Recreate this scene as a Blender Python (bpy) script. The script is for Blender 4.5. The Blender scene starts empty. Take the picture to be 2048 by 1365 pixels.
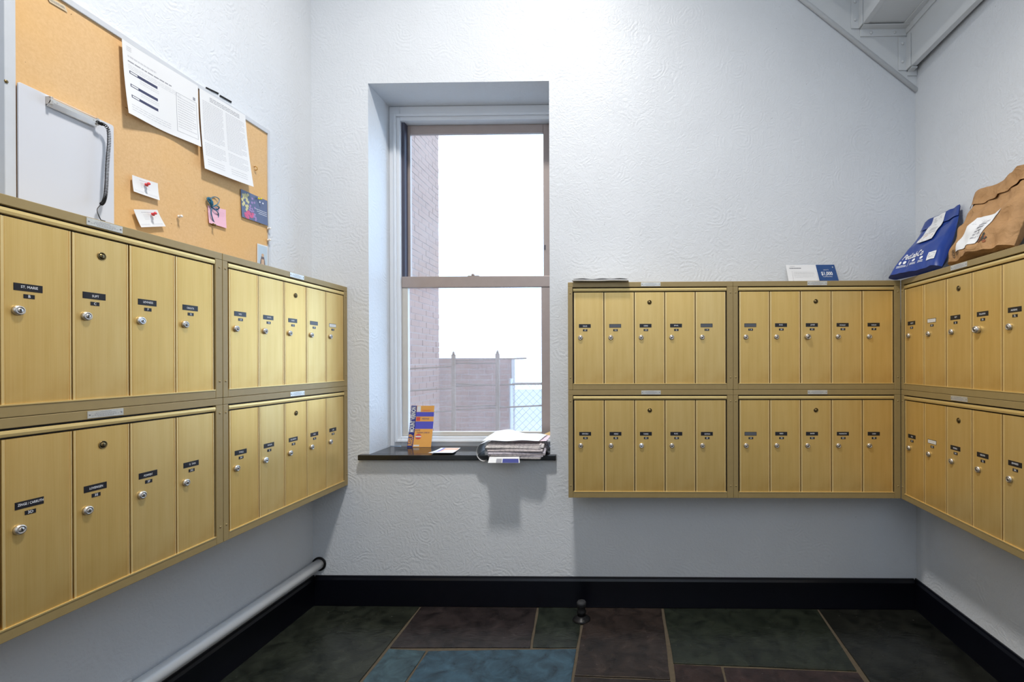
import bpy, math, random
from mathutils import Vector, Matrix
random.seed(7)
PI = math.pi
sc = bpy.context.scene
COL = sc.collection

# ------------------------------------------------------------------ camera
F_PX, CX, CY = 957.15, 1217.49, 723.74          # in pixels of a 2048 x 1365 frame
CAM = Vector((0, 0, 1.1827))
Rz = Matrix.Rotation(0.01865, 3, 'Z'); Rx = Matrix.Rotation(-0.00178, 3, 'X'); Ry = Matrix.Rotation(0.00303, 3, 'Y')
RC = Rz @ Rx @ Ry                                # columns: right, forward, up
cam_d = bpy.data.cameras.new('camera'); cam = bpy.data.objects.new('camera', cam_d); COL.objects.link(cam)
r_, f_, u_ = RC.col[0], RC.col[1], RC.col[2]
cam.matrix_world = Matrix(((r_.x, u_.x, -f_.x, CAM.x), (r_.y, u_.y, -f_.y, CAM.y), (r_.z, u_.z, -f_.z, CAM.z), (0, 0, 0, 1)))
cam_d.sensor_fit = 'HORIZONTAL'; cam_d.sensor_width = 36
cam_d.lens = F_PX / 2048 * 36
cam_d.shift_x = (1024 - CX) / 2048; cam_d.shift_y = (CY - 682.5) / 2048
cam_d.clip_start = 0.02; cam_d.clip_end = 200
sc.camera = cam

def ray(px, py):
    return RC @ Vector(((px - CX) / F_PX, 1.0, (CY - py) / F_PX))
def on_y(px, py, Y):
    d = ray(px, py); return CAM + d * (Y / d.y)
def on_x(px, py, X):
    d = ray(px, py); return CAM + d * (X / d.x)
def on_z(px, py, Z):
    d = ray(px, py); return CAM + d * ((Z - CAM.z) / d.z)

# ------------------------------------------------------------------ world, lights, exposure
w = bpy.data.worlds.new('sky'); sc.world = w; w.use_nodes = True
bg = w.node_tree.nodes['Background']
bg.inputs['Color'].default_value = (0.50, 0.72, 1.0, 1); bg.inputs['Strength'].default_value = 4.5
vs = sc.view_settings
vs.view_transform = 'Standard'; vs.look = 'None'; vs.gamma = 1; vs.use_curve_mapping = False
vs.exposure = 0.0
def lamp(name, kind, loc, energy, color, **kw):
    l = bpy.data.lights.new(name, kind); o = bpy.data.objects.new(name, l); COL.objects.link(o)
    o.location = loc; l.energy = energy; l.color = color
    for k, v in kw.items(): setattr(l, k, v)
    return o
lamp('ceiling_lamp_light', 'AREA', (-0.28, 1.12, 3.9), 60, (1.0, 0.97, 0.93), shape='DISK', size=.30, spread=math.radians(140))
rear_fill = lamp('rear_fill_light', 'AREA', (0.0, -1.2, 2.6), 18, (0.72, 0.84, 1.0), shape='RECTANGLE', size=2.4, size_y=1.6)  # added fill from behind the camera to lift the walls
rear_fill.rotation_euler = (math.radians(88), 0, 0)

# ------------------------------------------------------------------ materials
MATS = {}
def new_mat(name):
    m = bpy.data.materials.new(name); m.use_nodes = True
    nt = m.node_tree; b = nt.nodes['Principled BSDF']; return m, nt, b
def N(nt, t, **kw):
    n = nt.nodes.new(t)
    for k, v in kw.items():
        if k in n.inputs.keys() if False else False: pass
        setattr(n, k, v)
    return n
def mix_rgb(nt, fac, a, b, blend='MIX'):
    n = nt.nodes.new('ShaderNodeMix'); n.data_type = 'RGBA'; n.blend_type = blend
    for sock, v in ((n.inputs[0], fac), (n.inputs[6], a), (n.inputs[7], b)):
        if isinstance(v, (int, float)): sock.default_value = v
        elif isinstance(v, tuple): sock.default_value = (*v, 1) if len(v) == 3 else v
        else: nt.links.new(v, sock)
    return n.outputs[2]
def math_n(nt, op, a, b=0.0):
    n = nt.nodes.new('ShaderNodeMath'); n.operation = op
    for s, v in ((n.inputs[0], a), (n.inputs[1], b)):
        if isinstance(v, (int, float)): s.default_value = v
        else: nt.links.new(v, s)
    return n.outputs[0]
def ramp(nt, src, a, b, ca=0.0, cb=1.0):
    n = nt.nodes.new('ShaderNodeMapRange'); n.clamp = True
    nt.links.new(src, n.inputs[0]); n.inputs[1].default_value = a; n.inputs[2].default_value = b
    n.inputs[3].default_value = ca; n.inputs[4].default_value = cb; return n.outputs[0]
def coord(nt, which='Object', scale=(1, 1, 1)):
    t = nt.nodes.new('ShaderNodeTexCoord'); mp = nt.nodes.new('ShaderNodeMapping'); mp.inputs['Scale'].default_value = scale
    nt.links.new(t.outputs[which], mp.inputs['Vector']); return mp.outputs['Vector']
def noise(nt, vec, scale, detail=3, dist=0.0, rough=.5):
    n = nt.nodes.new('ShaderNodeTexNoise'); n.inputs['Scale'].default_value = scale; n.inputs['Detail'].default_value = detail
    n.inputs['Distortion'].default_value = dist; n.inputs['Roughness'].default_value = rough
    nt.links.new(vec, n.inputs['Vector']); return n.outputs['Fac']
def bump(nt, b, h, strength, dist):
    n = nt.nodes.new('ShaderNodeBump'); n.inputs['Strength'].default_value = strength; n.inputs['Distance'].default_value = dist
    nt.links.new(h, n.inputs['Height']); nt.links.new(n.outputs['Normal'], b.inputs['Normal'])
def plain(name, col, rough=0.5, metal=0.0, var=0.06, nscale=30, bmp=0.0, spec=0.5):
    """a material with a little procedural mottling"""
    if name in MATS: return MATS[name]
    m, nt, b = new_mat(name)
    v = coord(nt); n = noise(nt, v, nscale, 4)
    c0 = tuple(max(0, c * (1 - var)) for c in col); c1 = tuple(min(1, c * (1 + var)) for c in col)
    nt.links.new(mix_rgb(nt, n, c0, c1), b.inputs['Base Color'])
    b.inputs['Roughness'].default_value = rough; b.inputs['Metallic'].default_value = metal
    b.inputs['Specular IOR Level'].default_value = spec
    if bmp: bump(nt, b, n, bmp, 0.001)
    MATS[name] = m; return m

def wall_material(name, col, strength):
    m, nt, b = new_mat(name)
    v = coord(nt)
    wob = nt.nodes.new('ShaderNodeTexNoise'); wob.inputs['Scale'].default_value = 9; wob.inputs['Detail'].default_value = 2
    nt.links.new(v, wob.inputs['Vector'])
    mixv = nt.nodes.new('ShaderNodeVectorMath'); mixv.operation = 'MULTIPLY_ADD'
    nt.links.new(wob.outputs['Color'], mixv.inputs[0]); mixv.inputs[1].default_value = (.05, .05, .05); nt.links.new(v, mixv.inputs[2])
    vor = nt.nodes.new('ShaderNodeTexVoronoi'); vor.inputs['Scale'].default_value = 8.5
    nt.links.new(mixv.outputs[0], vor.inputs['Vector'])
    rings = math_n(nt, 'SINE', math_n(nt, 'MULTIPLY', vor.outputs['Distance'], 46.0))
    mask = ramp(nt, noise(nt, v, 8, 3), .48, .60)
    rings = math_n(nt, 'MULTIPLY', rings, mask)
    n2 = noise(nt, v, 26, 4, 3.2); n3 = noise(nt, v, 90, 3, 1.0)
    h = math_n(nt, 'ADD', math_n(nt, 'MULTIPLY', rings, 0.24), math_n(nt, 'ADD', math_n(nt, 'MULTIPLY', n2, 1.6), math_n(nt, 'MULTIPLY', n3, .6)))
    bump(nt, b, h, strength, 0.0022)
    spots = ramp(nt, noise(nt, v, 3.2, 5, .5), .35, .75)
    c = mix_rgb(nt, spots, col, tuple(x * .95 for x in col))
    specks = ramp(nt, noise(nt, v, 75, 1), .80, .84)
    c = mix_rgb(nt, specks, c, tuple(x * .72 for x in col))
    nt.links.new(c, b.inputs['Base Color']); b.inputs['Roughness'].default_value = .42
    b.inputs['Specular IOR Level'].default_value = .35
    return m
M_wall = wall_material('embossed plaster', (.735, .76, .79), .52)
M_ceil = plain('ceiling paint', (.78, .78, .78), .7)

def gold_material():
    m, nt, b = new_mat('brushed gold anodised metal')
    oi = nt.nodes.new('ShaderNodeObjectInfo')
    v = coord(nt, 'Object', (1, 1, .012)); brush = noise(nt, v, 520, 2)
    v2 = coord(nt, 'Object', (1, 1, .10)); streak = noise(nt, v2, 38, 3)
    c = mix_rgb(nt, oi.outputs['Random'], (.80, .53, .165), (.77, .565, .235))
    c = mix_rgb(nt, ramp(nt, streak, .3, .7, 0, .35), c, (.62, .39, .09))
    c = mix_rgb(nt, ramp(nt, brush, .35, .7, 0, .22), c, (.86, .66, .30))
    # orange tarnish creeping in from the lower end and the edges of each door
    tc = nt.nodes.new('ShaderNodeTexCoord'); sp = nt.nodes.new('ShaderNodeSeparateXYZ'); nt.links.new(tc.outputs['Generated'], sp.inputs[0])
    low = ramp(nt, sp.outputs['Z'], .20, 0.0); ed = ramp(nt, math_n(nt, 'ABSOLUTE', math_n(nt, 'SUBTRACT', sp.outputs['X'], .5)), .34, .5)
    tar = math_n(nt, 'MULTIPLY', math_n(nt, 'ADD', math_n(nt, 'MULTIPLY', low, .5), math_n(nt, 'MULTIPLY', ed, .28)), ramp(nt, noise(nt, coord(nt), 9, 4), .35, .65))
    c = mix_rgb(nt, tar, c, (.56, .30, .06))
    nt.links.new(c, b.inputs['Base Color'])
    b.inputs['Metallic'].default_value = .60
    b.inputs['Roughness'].default_value = .40
    bump(nt, b, brush, .12, .0006)
    return m
M_gold = gold_material()
M_rail = plain('bright gold rail', (.80, .60, .25), .38, .55)
M_edge = plain('bright door edge highlight', (.88, .68, .32), .36, .5)  # highlights along the bent door edges put into a paler gold
M_frame = plain('khaki bronze paint', (.36, .262, .110), .42, .12, .08, 40)
M_hous = plain('housing steel', (.30, .23, .11), .5, .2)
M_black = plain('dark recess', (.008, .008, .009), .6)
M_chrome = plain('worn nickel', (.60, .56, .51), .38, .95, .08, 120)
M_chromew = plain('bright nickel', (.78, .80, .84), .32, .9, .05, 120)
M_brass = plain('dark brass', (.22, .16, .07), .35, .9)
M_key = plain('keyhole dark', (.01, .009, .008), .7)
M_lab = plain('black label tape', (.010, .011, .018), .3)
M_labe = plain('grey empty slot', (.10, .11, .13), .4)
M_white = plain('white label', (.80, .78, .74), .6, 0, .03)
M_txt = plain('white print', (.85, .85, .86), .6, 0, .02)
M_plac = plain('engraved aluminium', (.66, .65, .60), .35, .5, .1, 200)
M_ink = plain('grey print', (.30, .30, .33), .7)
M_inkl = plain('light grey print', (.58, .58, .60), .7)
M_inkd = plain('navy print', (.045, .05, .11), .7)
M_paper = plain('white paper', (.79, .79, .79), .75, 0, .03, 12)
M_base = plain('black gloss paint', (.003, .0035, .007), .30, 0, .2, 20, .15, .3)
M_trimw = plain('white gloss trim', (.74, .76, .79), .35, 0, .03, 10, .05)
M_pipe = plain('painted pipe', (.70, .71, .72), .35, 0, .05, 14, .1)
M_alu = plain('bronze aluminium sash', (.40, .33, .30), .40, .3)
M_alul = plain('pale sash', (.62, .58, .52), .4, .1)
M_track = plain('dark sash track', (.06, .06, .09), .5)  # dark navy stands in for the shadow in the side jamb
M_steel = plain('grey painted steel', (.70, .72, .73), .42, 0, .04, 8, .08)
M_cordblk = plain('black plastic', (.010, .010, .011), .35, 0, .06, 30, 0, .2)
M_red = plain('red pin plastic', (.70, .05, .06), .25)
M_yel = plain('yellow pin plastic', (.85, .75, .04), .25)
M_clear = plain('clear pin plastic', (.85, .80, .74), .2)
M_pin = plain('steel pin', (.6, .6, .6), .3, 1)

# ------------------------------------------------------------------ mesh helpers
class MB:
    def __init__(s): s.v = []; s.f = []; s.m = []; s.smooth = []
    def add(s, vs, fs, m=0, sm=False):
        k = len(s.v); s.v += [tuple(p) for p in vs]
        for f in fs: s.f.append([i + k for i in f]); s.m.append(m); s.smooth.append(sm)
    def box(s, x0, x1, y0, y1, z0, z1, m=0):
        s.add([(x0, y0, z0), (x1, y0, z0), (x1, y1, z0), (x0, y1, z0), (x0, y0, z1), (x1, y0, z1), (x1, y1, z1), (x0, y1, z1)],
              [(0, 3, 2, 1), (4, 5, 6, 7), (0, 1, 5, 4), (1, 2, 6, 5), (2, 3, 7, 6), (3, 0, 4, 7)], m)
    def prism(s, loop, vec, m=0):
        """loop of 3d points extruded along vec"""
        n = len(loop); vec = Vector(vec)
        a = [Vector(p) for p in loop]; b = [p + vec for p in a]
        nrm = Vector((0, 0, 0))
        for i in range(n): nrm += a[i].cross(a[(i + 1) % n])
        if nrm.dot(vec) > 0: a, b = b, a
        s.add(a + b, [tuple(range(n)), tuple(reversed(range(n, 2 * n)))] + [(i, i + n, (i + 1) % n + n, (i + 1) % n) for i in range(n)], m)
    def lathe(s, prof, seg=20, origin=(0, 0, 0), axis='-y', m=0, sm=True):
        """prof: (radius, height along the axis)"""
        o = Vector(origin); pts = []
        for r, h in prof:
            for k in range(seg):
                a = 2 * PI * k / seg; c, d = r * math.cos(a), r * math.sin(a)
                if axis == '-y': p = Vector((c, -h, d))
                elif axis == 'z': p = Vector((c, d, h))
                else:
                    ax = Vector(axis).normalized(); t = ax.orthogonal().normalized(); bt = ax.cross(t)
                    p = t * c + bt * d + ax * h
                pts.append(o + p)
        fs = []
        for i in range(len(prof) - 1):
            for k in range(seg):
                a, b = i * seg + k, i * seg + (k + 1) % seg
                fs.append((a, b, b + seg, a + seg))
        s.add(pts, fs, m, sm)
        k = len(s.v) - len(pts)
        s.f.append([k + (len(prof) - 1) * seg + i for i in range(seg)]); s.m.append(m); s.smooth.append(False)
        s.f.append([k + i for i in reversed(range(seg))]); s.m.append(m); s.smooth.append(False)
    def tube(s, pts, r, seg=8, m=0):
        pts = [Vector(p) for p in pts]; n = len(pts); out = []
        t0 = (pts[1] - pts[0]).normalized(); nrm = t0.orthogonal().normalized()
        for i, p in enumerate(pts):
            t = (pts[min(i + 1, n - 1)] - pts[max(i - 1, 0)]).normalized()
            nrm = (nrm - t * nrm.dot(t)).normalized(); b = t.cross(nrm)
            rr = r[i] if isinstance(r, (list, tuple)) else r
            for k in range(seg):
                a = 2 * PI * k / seg; out.append(p + nrm * (rr * math.cos(a)) + b * (rr * math.sin(a)))
        fs = [(i * seg + k, i * seg + (k + 1) % seg, (i + 1) * seg + (k + 1) % seg, (i + 1) * seg + k) for i in range(n - 1) for k in range(seg)]
        s.add(out, fs, m, True)
        k = len(s.v) - len(out)
        s.f.append([k + i for i in reversed(range(seg))]); s.m.append(m); s.smooth.append(False)
        s.f.append([k + (n - 1) * seg + i for i in range(seg)]); s.m.append(m); s.smooth.append(False)
    def grid(s, fn, nu, nv, m=0, sm=True, flip=False, u0=0, u1=1, v0=0, v1=1):
        vs = [fn(u0 + (u1 - u0) * i / nu, v0 + (v1 - v0) * j / nv) for j in range(nv + 1) for i in range(nu + 1)]
        fs = []
        for j in range(nv):
            for i in range(nu):
                a = j * (nu + 1) + i; q = (a, a + 1, a + nu + 2, a + nu + 1)
                fs.append(q[::-1] if flip else q)
        s.add(vs, fs, m, sm)
    def sheet(s, fn, nu, nv, th, m=0, sm=True, off=0.0):
        """a thin closed sheet: fn(u,v,o) with o the offset along the normal"""
        s.grid(lambda u, v: fn(u, v, off + th), nu, nv, m, sm)
        s.grid(lambda u, v: fn(u, v, off), nu, nv, m, sm, True)
        for (A, Bc) in ((lambda t: (t, 0), 0), (lambda t: (1, t), 0), (lambda t: (1 - t, 1), 0), (lambda t: (0, 1 - t), 0)):
            n = max(nu, nv)
            s.grid(lambda t, o, A=A: fn(*A(t), off + th * o), n, 1, m, False, False)
    def text(s, body, size, place, m=0, align='CENTER', bold=0.0, width=None):
        """flat lettering; place(x, y) maps the text plane to 3d"""
        vs, fs = text_mesh(body, align, bold)
        if not vs: return
        k = 1.0
        if width:
            xs = [a for a, b in vs]; k = width / ((max(xs) - min(xs)) * size)
        s.add([place(a * size * k, b * size) for a, b in vs], fs, m)
    def build(s, name, mats, parent=None, loc=None, rot=None, bev=0.0, fix=False):
        me = bpy.data.meshes.new(name); me.from_pydata(s.v, [], s.f)
        for m in (mats if isinstance(mats, (list, tuple)) else [mats]): me.materials.append(m)
        me.polygons.foreach_set('material_index', s.m); me.polygons.foreach_set('use_smooth', s.smooth); me.update()
        return put(name, me, parent, loc, rot, bev)
def put(name, me, parent=None, loc=None, rot=None, bev=0.0):
    o = bpy.data.objects.new(name, me); COL.objects.link(o)
    if parent: o.parent = parent
    if loc is not None: o.location = loc
    if rot is not None: o.rotation_euler = rot
    if bev:
        b = o.modifiers.new('bevel', 'BEVEL'); b.width = bev; b.segments = 2; b.limit_method = 'ANGLE'
    return o
_tc = {}
def text_mesh(body, align, bold):
    key = (body, align, bold)
    if key in _tc: return _tc[key]
    c = bpy.data.curves.new('t', 'FONT'); c.body = body; c.size = 1; c.align_x = align; c.align_y = 'CENTER'; c.resolution_u = 2; c.offset = bold
    o = bpy.data.objects.new('t', c); COL.objects.link(o)
    bpy.context.view_layer.update()
    me = bpy.data.meshes.new_from_object(o)
    r = ([(p.co.x, p.co.y) for p in me.vertices], [tuple(p.vertices) for p in me.polygons])
    bpy.data.objects.remove(o); bpy.data.curves.remove(c); bpy.data.meshes.remove(me)
    _tc[key] = r; return r
def tag(o, label=None, cat=None, group=None, kind=None):
    if label: o['label'] = label
    if cat: o['category'] = cat
    if group: o['group'] = group
    if kind: o['kind'] = kind
    return o
def thing(name, label, cat, loc=(0, 0, 0), rotz=0.0, group=None, kind=None):
    o = bpy.data.objects.new(name, None); COL.objects.link(o); o.empty_display_size = .05
    o.location = loc; o.rotation_euler = (0, 0, rotz)
    return tag(o, label, cat, group, kind)
def struct(o): o['kind'] = 'structure'; return o

# ------------------------------------------------------------------ dimensions
YW = 2.3022; XL = -1.4865; XR = 1.4176; PB = 0.173
YB = YW - PB                      # front plane of the back bank
XLB = XL + .1739                  # front plane of the left bank
XRB = 1.2455                      # front plane of the right bank at the corner
AR = -0.02096                     # the right wall is a little out of square
UW, UH = .73356, .481
ZT = 1.1827 + .35098              # top of the mailbox banks
CEIL = 4.2; YBACK = -1.6
RECESS = .23

# ------------------------------------------------------------------ room shell
pTL = on_y(736, 167, YW); pTR = on_y(1098, 166, YW)
WX0, WX1, WZ1 = pTL.x, pTR.x, pTL.z
SILL_Z = 0.733; WZ0 = SILL_Z - .024
T = .34
b = MB()
b.box(XL - .2, WX0, YW, YW + T, -.05, CEIL); b.box(WX1, XR + .25, YW, YW + T, -.05, CEIL)
b.box(WX0, WX1, YW, YW + T, WZ1, CEIL); b.box(WX0, WX1, YW, YW + T, -.05, WZ0)
struct(b.build('wall_back', M_wall))
b = MB(); b.box(XL - .2, XL, YBACK - .2, YW, -.05, CEIL); struct(b.build('wall_left', M_wall))
b = MB()
xr = lambda y: XR + AR * (YW - y)
b.prism([(xr(YW), YW, -.05), (XR + .3, YW, -.05), (XR + .3, YBACK - .2, -.05), (xr(YBACK - .2), YBACK - .2, -.05)], (0, 0, CEIL + .05))
struct(b.build('wall_right', M_wall))
b = MB(); b.box(XL, xr(YBACK), YBACK - .2, YBACK, -.05, CEIL); struct(b.build('wall_front', M_wall))
b = MB(); b.box(XL - .2, XR + .3, YBACK - .2, YW + T, CEIL, CEIL + .15); struct(b.build('ceiling', M_ceil))

# ------------------------------------------------------------------ slate floor
def slate_material():
    m, nt, b = new_mat('slate')
    oi = nt.nodes.new('ShaderNodeObjectInfo')
    v = coord(nt); n = noise(nt, v, 13, 8, .6, .62); n2 = noise(nt, v, 2.6, 3, 1.5)
    c = mix_rgb(nt, ramp(nt, n, .3, .7), (.005, .006, .006), (.034, .035, .031))
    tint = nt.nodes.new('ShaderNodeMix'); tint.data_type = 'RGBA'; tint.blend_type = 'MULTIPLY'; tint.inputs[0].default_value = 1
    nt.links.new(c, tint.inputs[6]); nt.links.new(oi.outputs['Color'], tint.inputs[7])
    c = mix_rgb(nt, ramp(nt, noise(nt, v, 120, 2), .74, .80), tint.outputs[2], (.16, .15, .13))
    nt.links.new(c, b.inputs['Base Color'])
    nt.links.new(ramp(nt, n2, .3, .7, .16, .34), b.inputs['Roughness'])
    bump(nt, b, noise(nt, coord(nt, 'Object', (1, 2.2, 1)), 22, 6, 1.2), .55, .0016)
    return m
M_slate = slate_material()
M_grout = plain('floor grout', (.085, .066, .042), .8, 0, .35, 60, .3)
b = MB(); b.box(XL - .2, XR + .3, YBACK - .2, YW + T, -.12, -.004); floor = struct(b.build('floor', M_grout))
def P(px, py): q = on_z(px, py, 0.0); return (q.x, q.y)
def ext(a, b_, y):   # continue the line a->b to depth y
    t = (y - a[1]) / (b_[1] - a[1]); return (a[0] + (b_[0] - a[0]) * t, y)
YN = 1.46; WB = YW - .012
L1a, L1b = P(845, 1209), P(720, 1365); V1a, V1b = P(1077, 1209), P(1062, 1297)
L2a, L2b = P(855, 1301), P(812, 1365); V2a, V2b = P(1171, 1209), P(1148, 1352)
V3a, V3b = P(1324, 1210), P(1345, 1365); H1l, H1r = P(777, 1297), P(1155, 1297)
H3l, H3r = P(1345, 1328), P(1717, 1344); L4a, L4b = P(1668, 1265), P(1738, 1365)
V4a = P(1444, 1333); V4b = P(1452, 1365)
L4top = ext(L4a, L4b, WB)
tiles = [
 ([(XL, WB), ext(L1a, L1b, WB), ext(L1a, L1b, YN), (XL, YN)], (.95, 1.05, .85)),
 ([ext(L1a, L1b, WB), ext(V1a, V1b, WB), V1b, H1l], (1.15, .85, .95)),
 ([ext(V1a, V1b, WB), ext(V2a, V2b, WB), H1r, V1b], (.92, 1.1, .90)),
 ([H1l, L2a, ext(L2a, L2b, YN), ext(L1a, L1b, YN)], (1.7, 3.2, 4.4)),  # blue skylight from the window put into this slab's tint
 ([L2a, H1r, ext(V2a, V2b, YN), ext(L2a, L2b, YN)], (1.2, 2.7, 4.4)),  # tint carries the same window skylight
 ([ext(V2a, V2b, WB), ext(V3a, V3b, WB), P(1343, 1361), P(1147, 1353)], (1.25, .85, .80)),
 ([P(1147, 1353), P(1343, 1361), ext(V3a, V3b, YN), ext(V2a, V2b, YN)], (1.2, .9, .9)),
 ([ext(V3a, V3b, WB), L4top, H3r, H3l], (.75, .90, .68)),
 ([H3l, V4a, ext(V4a, V4b, YN), ext(V3a, V3b, YN)], (1.35, .75, .70)),
 ([V4a, H3r, ext(L4a, L4b, YN), ext(V4a, V4b, YN)], (1.35, .75, .78)),
 ([L4top, (xr(WB), WB), (xr(YN), YN), ext(L4a, L4b, YN)], (.62, .62, .55)),
]
rr = random.Random(3); y = YN
while y > YBACK:
    h = rr.uniform(.38, .6); x = XL
    while x < XR - .15:
        wd = rr.uniform(.35, .75); x2 = min(x + wd, XR - .05) if x + wd < XR - .3 else XR - .01
        tiles.append(([(x, y), (x2, y), (x2, max(y - h, YBACK)), (x, max(y - h, YBACK))], rr.choice([(1, 1.1, .9), (1.25, .85, .85), (.85, 1, 1.25)])))
        x = x2
    y -= h
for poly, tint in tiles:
    c = Vector((sum(p[0] for p in poly) / len(poly), sum(p[1] for p in poly) / len(poly)))
    pts = []
    for i, p in enumerate(poly):         # subdivide and roughen the edges, pull in for the joint
        a = Vector(p); q = Vector(poly[(i + 1) % len(poly)]); n = 6
        for k in range(n):
            t = k / n; pt = a.lerp(q, t); d = (c - pt).normalized()
            e = (q - a).normalized(); nrm = Vector((-e.y, e.x))
            if nrm.dot(c - pt) < 0: nrm = -nrm
            wo = .0045 + rr.uniform(-.0012, .0018)
            if k == 0:
                e0 = (a - Vector(poly[i - 1])).normalized(); n0 = Vector((-e0.y, e0.x))
                if n0.dot(c - pt) < 0: n0 = -n0
                pt2 = pt + nrm * wo + n0 * wo
            else: pt2 = pt + nrm * wo
            pts.append((pt2.x, pt2.y, 0))
    m = MB(); m.prism([(p[0] - c.x, p[1] - c.y, -.012) for p in pts], (0, 0, .012 + rr.uniform(-.0012, .0012)))
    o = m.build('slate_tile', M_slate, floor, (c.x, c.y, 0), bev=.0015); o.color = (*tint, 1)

# ------------------------------------------------------------------ baseboards and heating pipe
ZB = 1.1827 - 1.0399; BT = .014
def base_profile(): return [(0, 0), (BT, 0), (BT, ZB - .018), (BT * .6, ZB - .008), (BT * .45, ZB), (0, ZB)]
b = MB(); b.prism([(XL + BT, YW - d, z) for d, z in base_profile()], (xr(YW) - XL - 2 * BT, 0, 0)); struct(b.build('baseboard_back', M_base))
b = MB(); b.prism([(XL + d, YBACK, z) for d, z in base_profile()], (0, YW - YBACK, 0)); struct(b.build('baseboard_left', M_base))
b = MB(); b.prism([(xr(YBACK) - d, YBACK, z) for d, z in base_profile()], (XR - xr(YBACK), YW - YBACK, 0)); struct(b.build('baseboard_right', M_base))
t = thing('heating_pipe', 'long white painted pipe running above the black baseboard of the left wall', 'pipe', (XL + .032, YW, .198))
b = MB(); b.tube([(0, y, .0015 * math.sin(y * 3)) for y in [-.004 - 3.2 * k / 24 for k in range(25)]], .0245, 20); b.build('pipe_run', M_pipe, t)
b = MB(); b.lathe([(.026, 0), (.034, .001), (.034, .004), (.026, .005)], 24, (0, -.001, 0), (0, -1, 0)); b.build('dark_hole_ring', M_cordblk, t)  # black ring stands in for the dark hole round the pipe
for yy in (-.9, -2.1):
    b = MB(); b.box(-.032, -.012, yy - .012, yy + .012, -.03, .03); b.build('pipe_bracket', M_pipe, t, bev=.002)

# ------------------------------------------------------------------ window
YR = YW + .21        # face of the white casing
win = thing('window_1', None, None, ((WX0 + WX1) / 2, YR, SILL_Z)); struct(win)
def wl(px, py, Y): q = on_y(px, py, Y); return q.x - win.location.x, q.z - win.location.z
def rect_frame(x0, x1, z0, z1, l, r, bt, tp, y0, y1, mb, m=0):
    mb.box(x0, x0 + l, y0, y1, z0, z1, m); mb.box(x1 - r, x1, y0, y1, z0, z1, m)
    mb.box(x0 + l, x1 - r, y0, y1, z0, z0 + bt, m); mb.box(x0 + l, x1 - r, y0, y1, z1 - tp, z1, m)
OX0, OX1, OZ1 = WX0 - win.location.x, WX1 - win.location.x, WZ1 - SILL_Z
cx0, czt = wl(799, 241, YR); _, czb = wl(800, 874, YR); cx1 = wl(1101, 241, YR)[0]
cx1 = min(cx1, OX1 - .012)
b = MB(); rect_frame(OX0 + .001, OX1 - .001, 0, OZ1 - .001, cx0 - OX0, OX1 - cx1, czb, OZ1 - czt, 0, .09, b); b.build('casing', M_trimw, win, bev=.003)
b = MB(); rect_frame(cx0 - .028, cx1 + .006, czb - .028, czt + .03, .012, .005, .012, .012, -.012, 0, b); b.build('casing_bead', M_trimw, win, bev=.004)
# side tracks
Y1, Y2 = .018, .052
ux0 = wl(803, 500, YR + Y2)[0]; gx0u = wl(821, 500, YR + Y2)[0]; gx1u = wl(1087, 500, YR + Y2)[0]
zmr0, zmr1 = wl(950, 575, YR + Y1)[1], wl(950, 553, YR + Y1)[1]
zgt = wl(950, 266, YR + Y2)[1]
b = MB(); b.box(cx0 + .001, cx0 + .018, .02, .085, zmr1, czt - .001); b.box(cx1 - .008, cx1 - .001, .02, .085, zmr1, czt - .001); b.build('sash_track', M_track, win)
# upper sash (outer track)
up = MB(); rect_frame(cx0 + .018, cx1 - .009, zmr1 - .02, czt - .002, gx0u - cx0 - .018, max(.014, cx1 - .009 - gx1u), .02, czt - zgt, Y2, Y2 + .022, up)
ups = up.build('upper_sash', M_alu, win, bev=.002)
# lower sash (inner track)
gx0 = wl(816, 700, YR + Y1)[0]; gx1 = wl(1083, 700, YR + Y1)[0]; zgb = wl(950, 864, YR + Y1)[1]
lo = MB(); xa, xb = cx0 + .002, cx1 - .002
lo.box(xa, gx0, Y1, Y1 + .024, czb + .001, zmr0, 1); lo.box(gx1, xb, Y1, Y1 + .024, czb + .001, zmr0, 0)
lo.box(gx0, gx1, Y1, Y1 + .024, czb + .001, zgb, 1); lo.box(xa, xb, Y1 - .004, Y1 + .026, zmr0, zmr1, 0)
los = lo.build('lower_sash', [M_alu, M_alul], win, bev=.002)
def pane_material(name, film, col):
    m = bpy.data.materials.new(name); m.use_nodes = True; nt = m.node_tree; nt.nodes.clear()
    out = nt.nodes.new('ShaderNodeOutputMaterial'); tr = nt.nodes.new('ShaderNodeBsdfTransparent'); tl = nt.nodes.new('ShaderNodeBsdfTranslucent')
    gl = nt.nodes.new('ShaderNodeBsdfGlossy'); gl.inputs['Roughness'].default_value = .05
    tl.inputs['Color'].default_value = (*col, 1)
    v = coord(nt); dirt = noise(nt, v, 140, 3, 1.0); big = noise(nt, v, 6, 3, .5)
    f = math_n(nt, 'MULTIPLY', ramp(nt, dirt, .3, .7, film * .45, film * 1.6), ramp(nt, big, .3, .7, .8, 1.15))
    mx = nt.nodes.new('ShaderNodeMixShader'); nt.links.new(f, mx.inputs[0]); nt.links.new(tr.outputs[0], mx.inputs[1]); nt.links.new(tl.outputs[0], mx.inputs[2])
    m2 = nt.nodes.new('ShaderNodeMixShader'); m2.inputs[0].default_value = .04; nt.links.new(mx.outputs[0], m2.inputs[1]); nt.links.new(gl.outputs[0], m2.inputs[2])
    nt.links.new(m2.outputs[0], out.inputs[0]); return m
M_pane_u = pane_material('hazy glass', .10, (1.0, .80, .70))
M_pane_l = pane_material('dusty screened glass', .115, (1.0, .74, .66))
b = MB(); b.box(gx0u - .004, gx1u + .004, Y2 + .009, Y2 + .012, zmr1 - .002, zgt + .004); b.build('window_pane', M_pane_u, ups)
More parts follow.
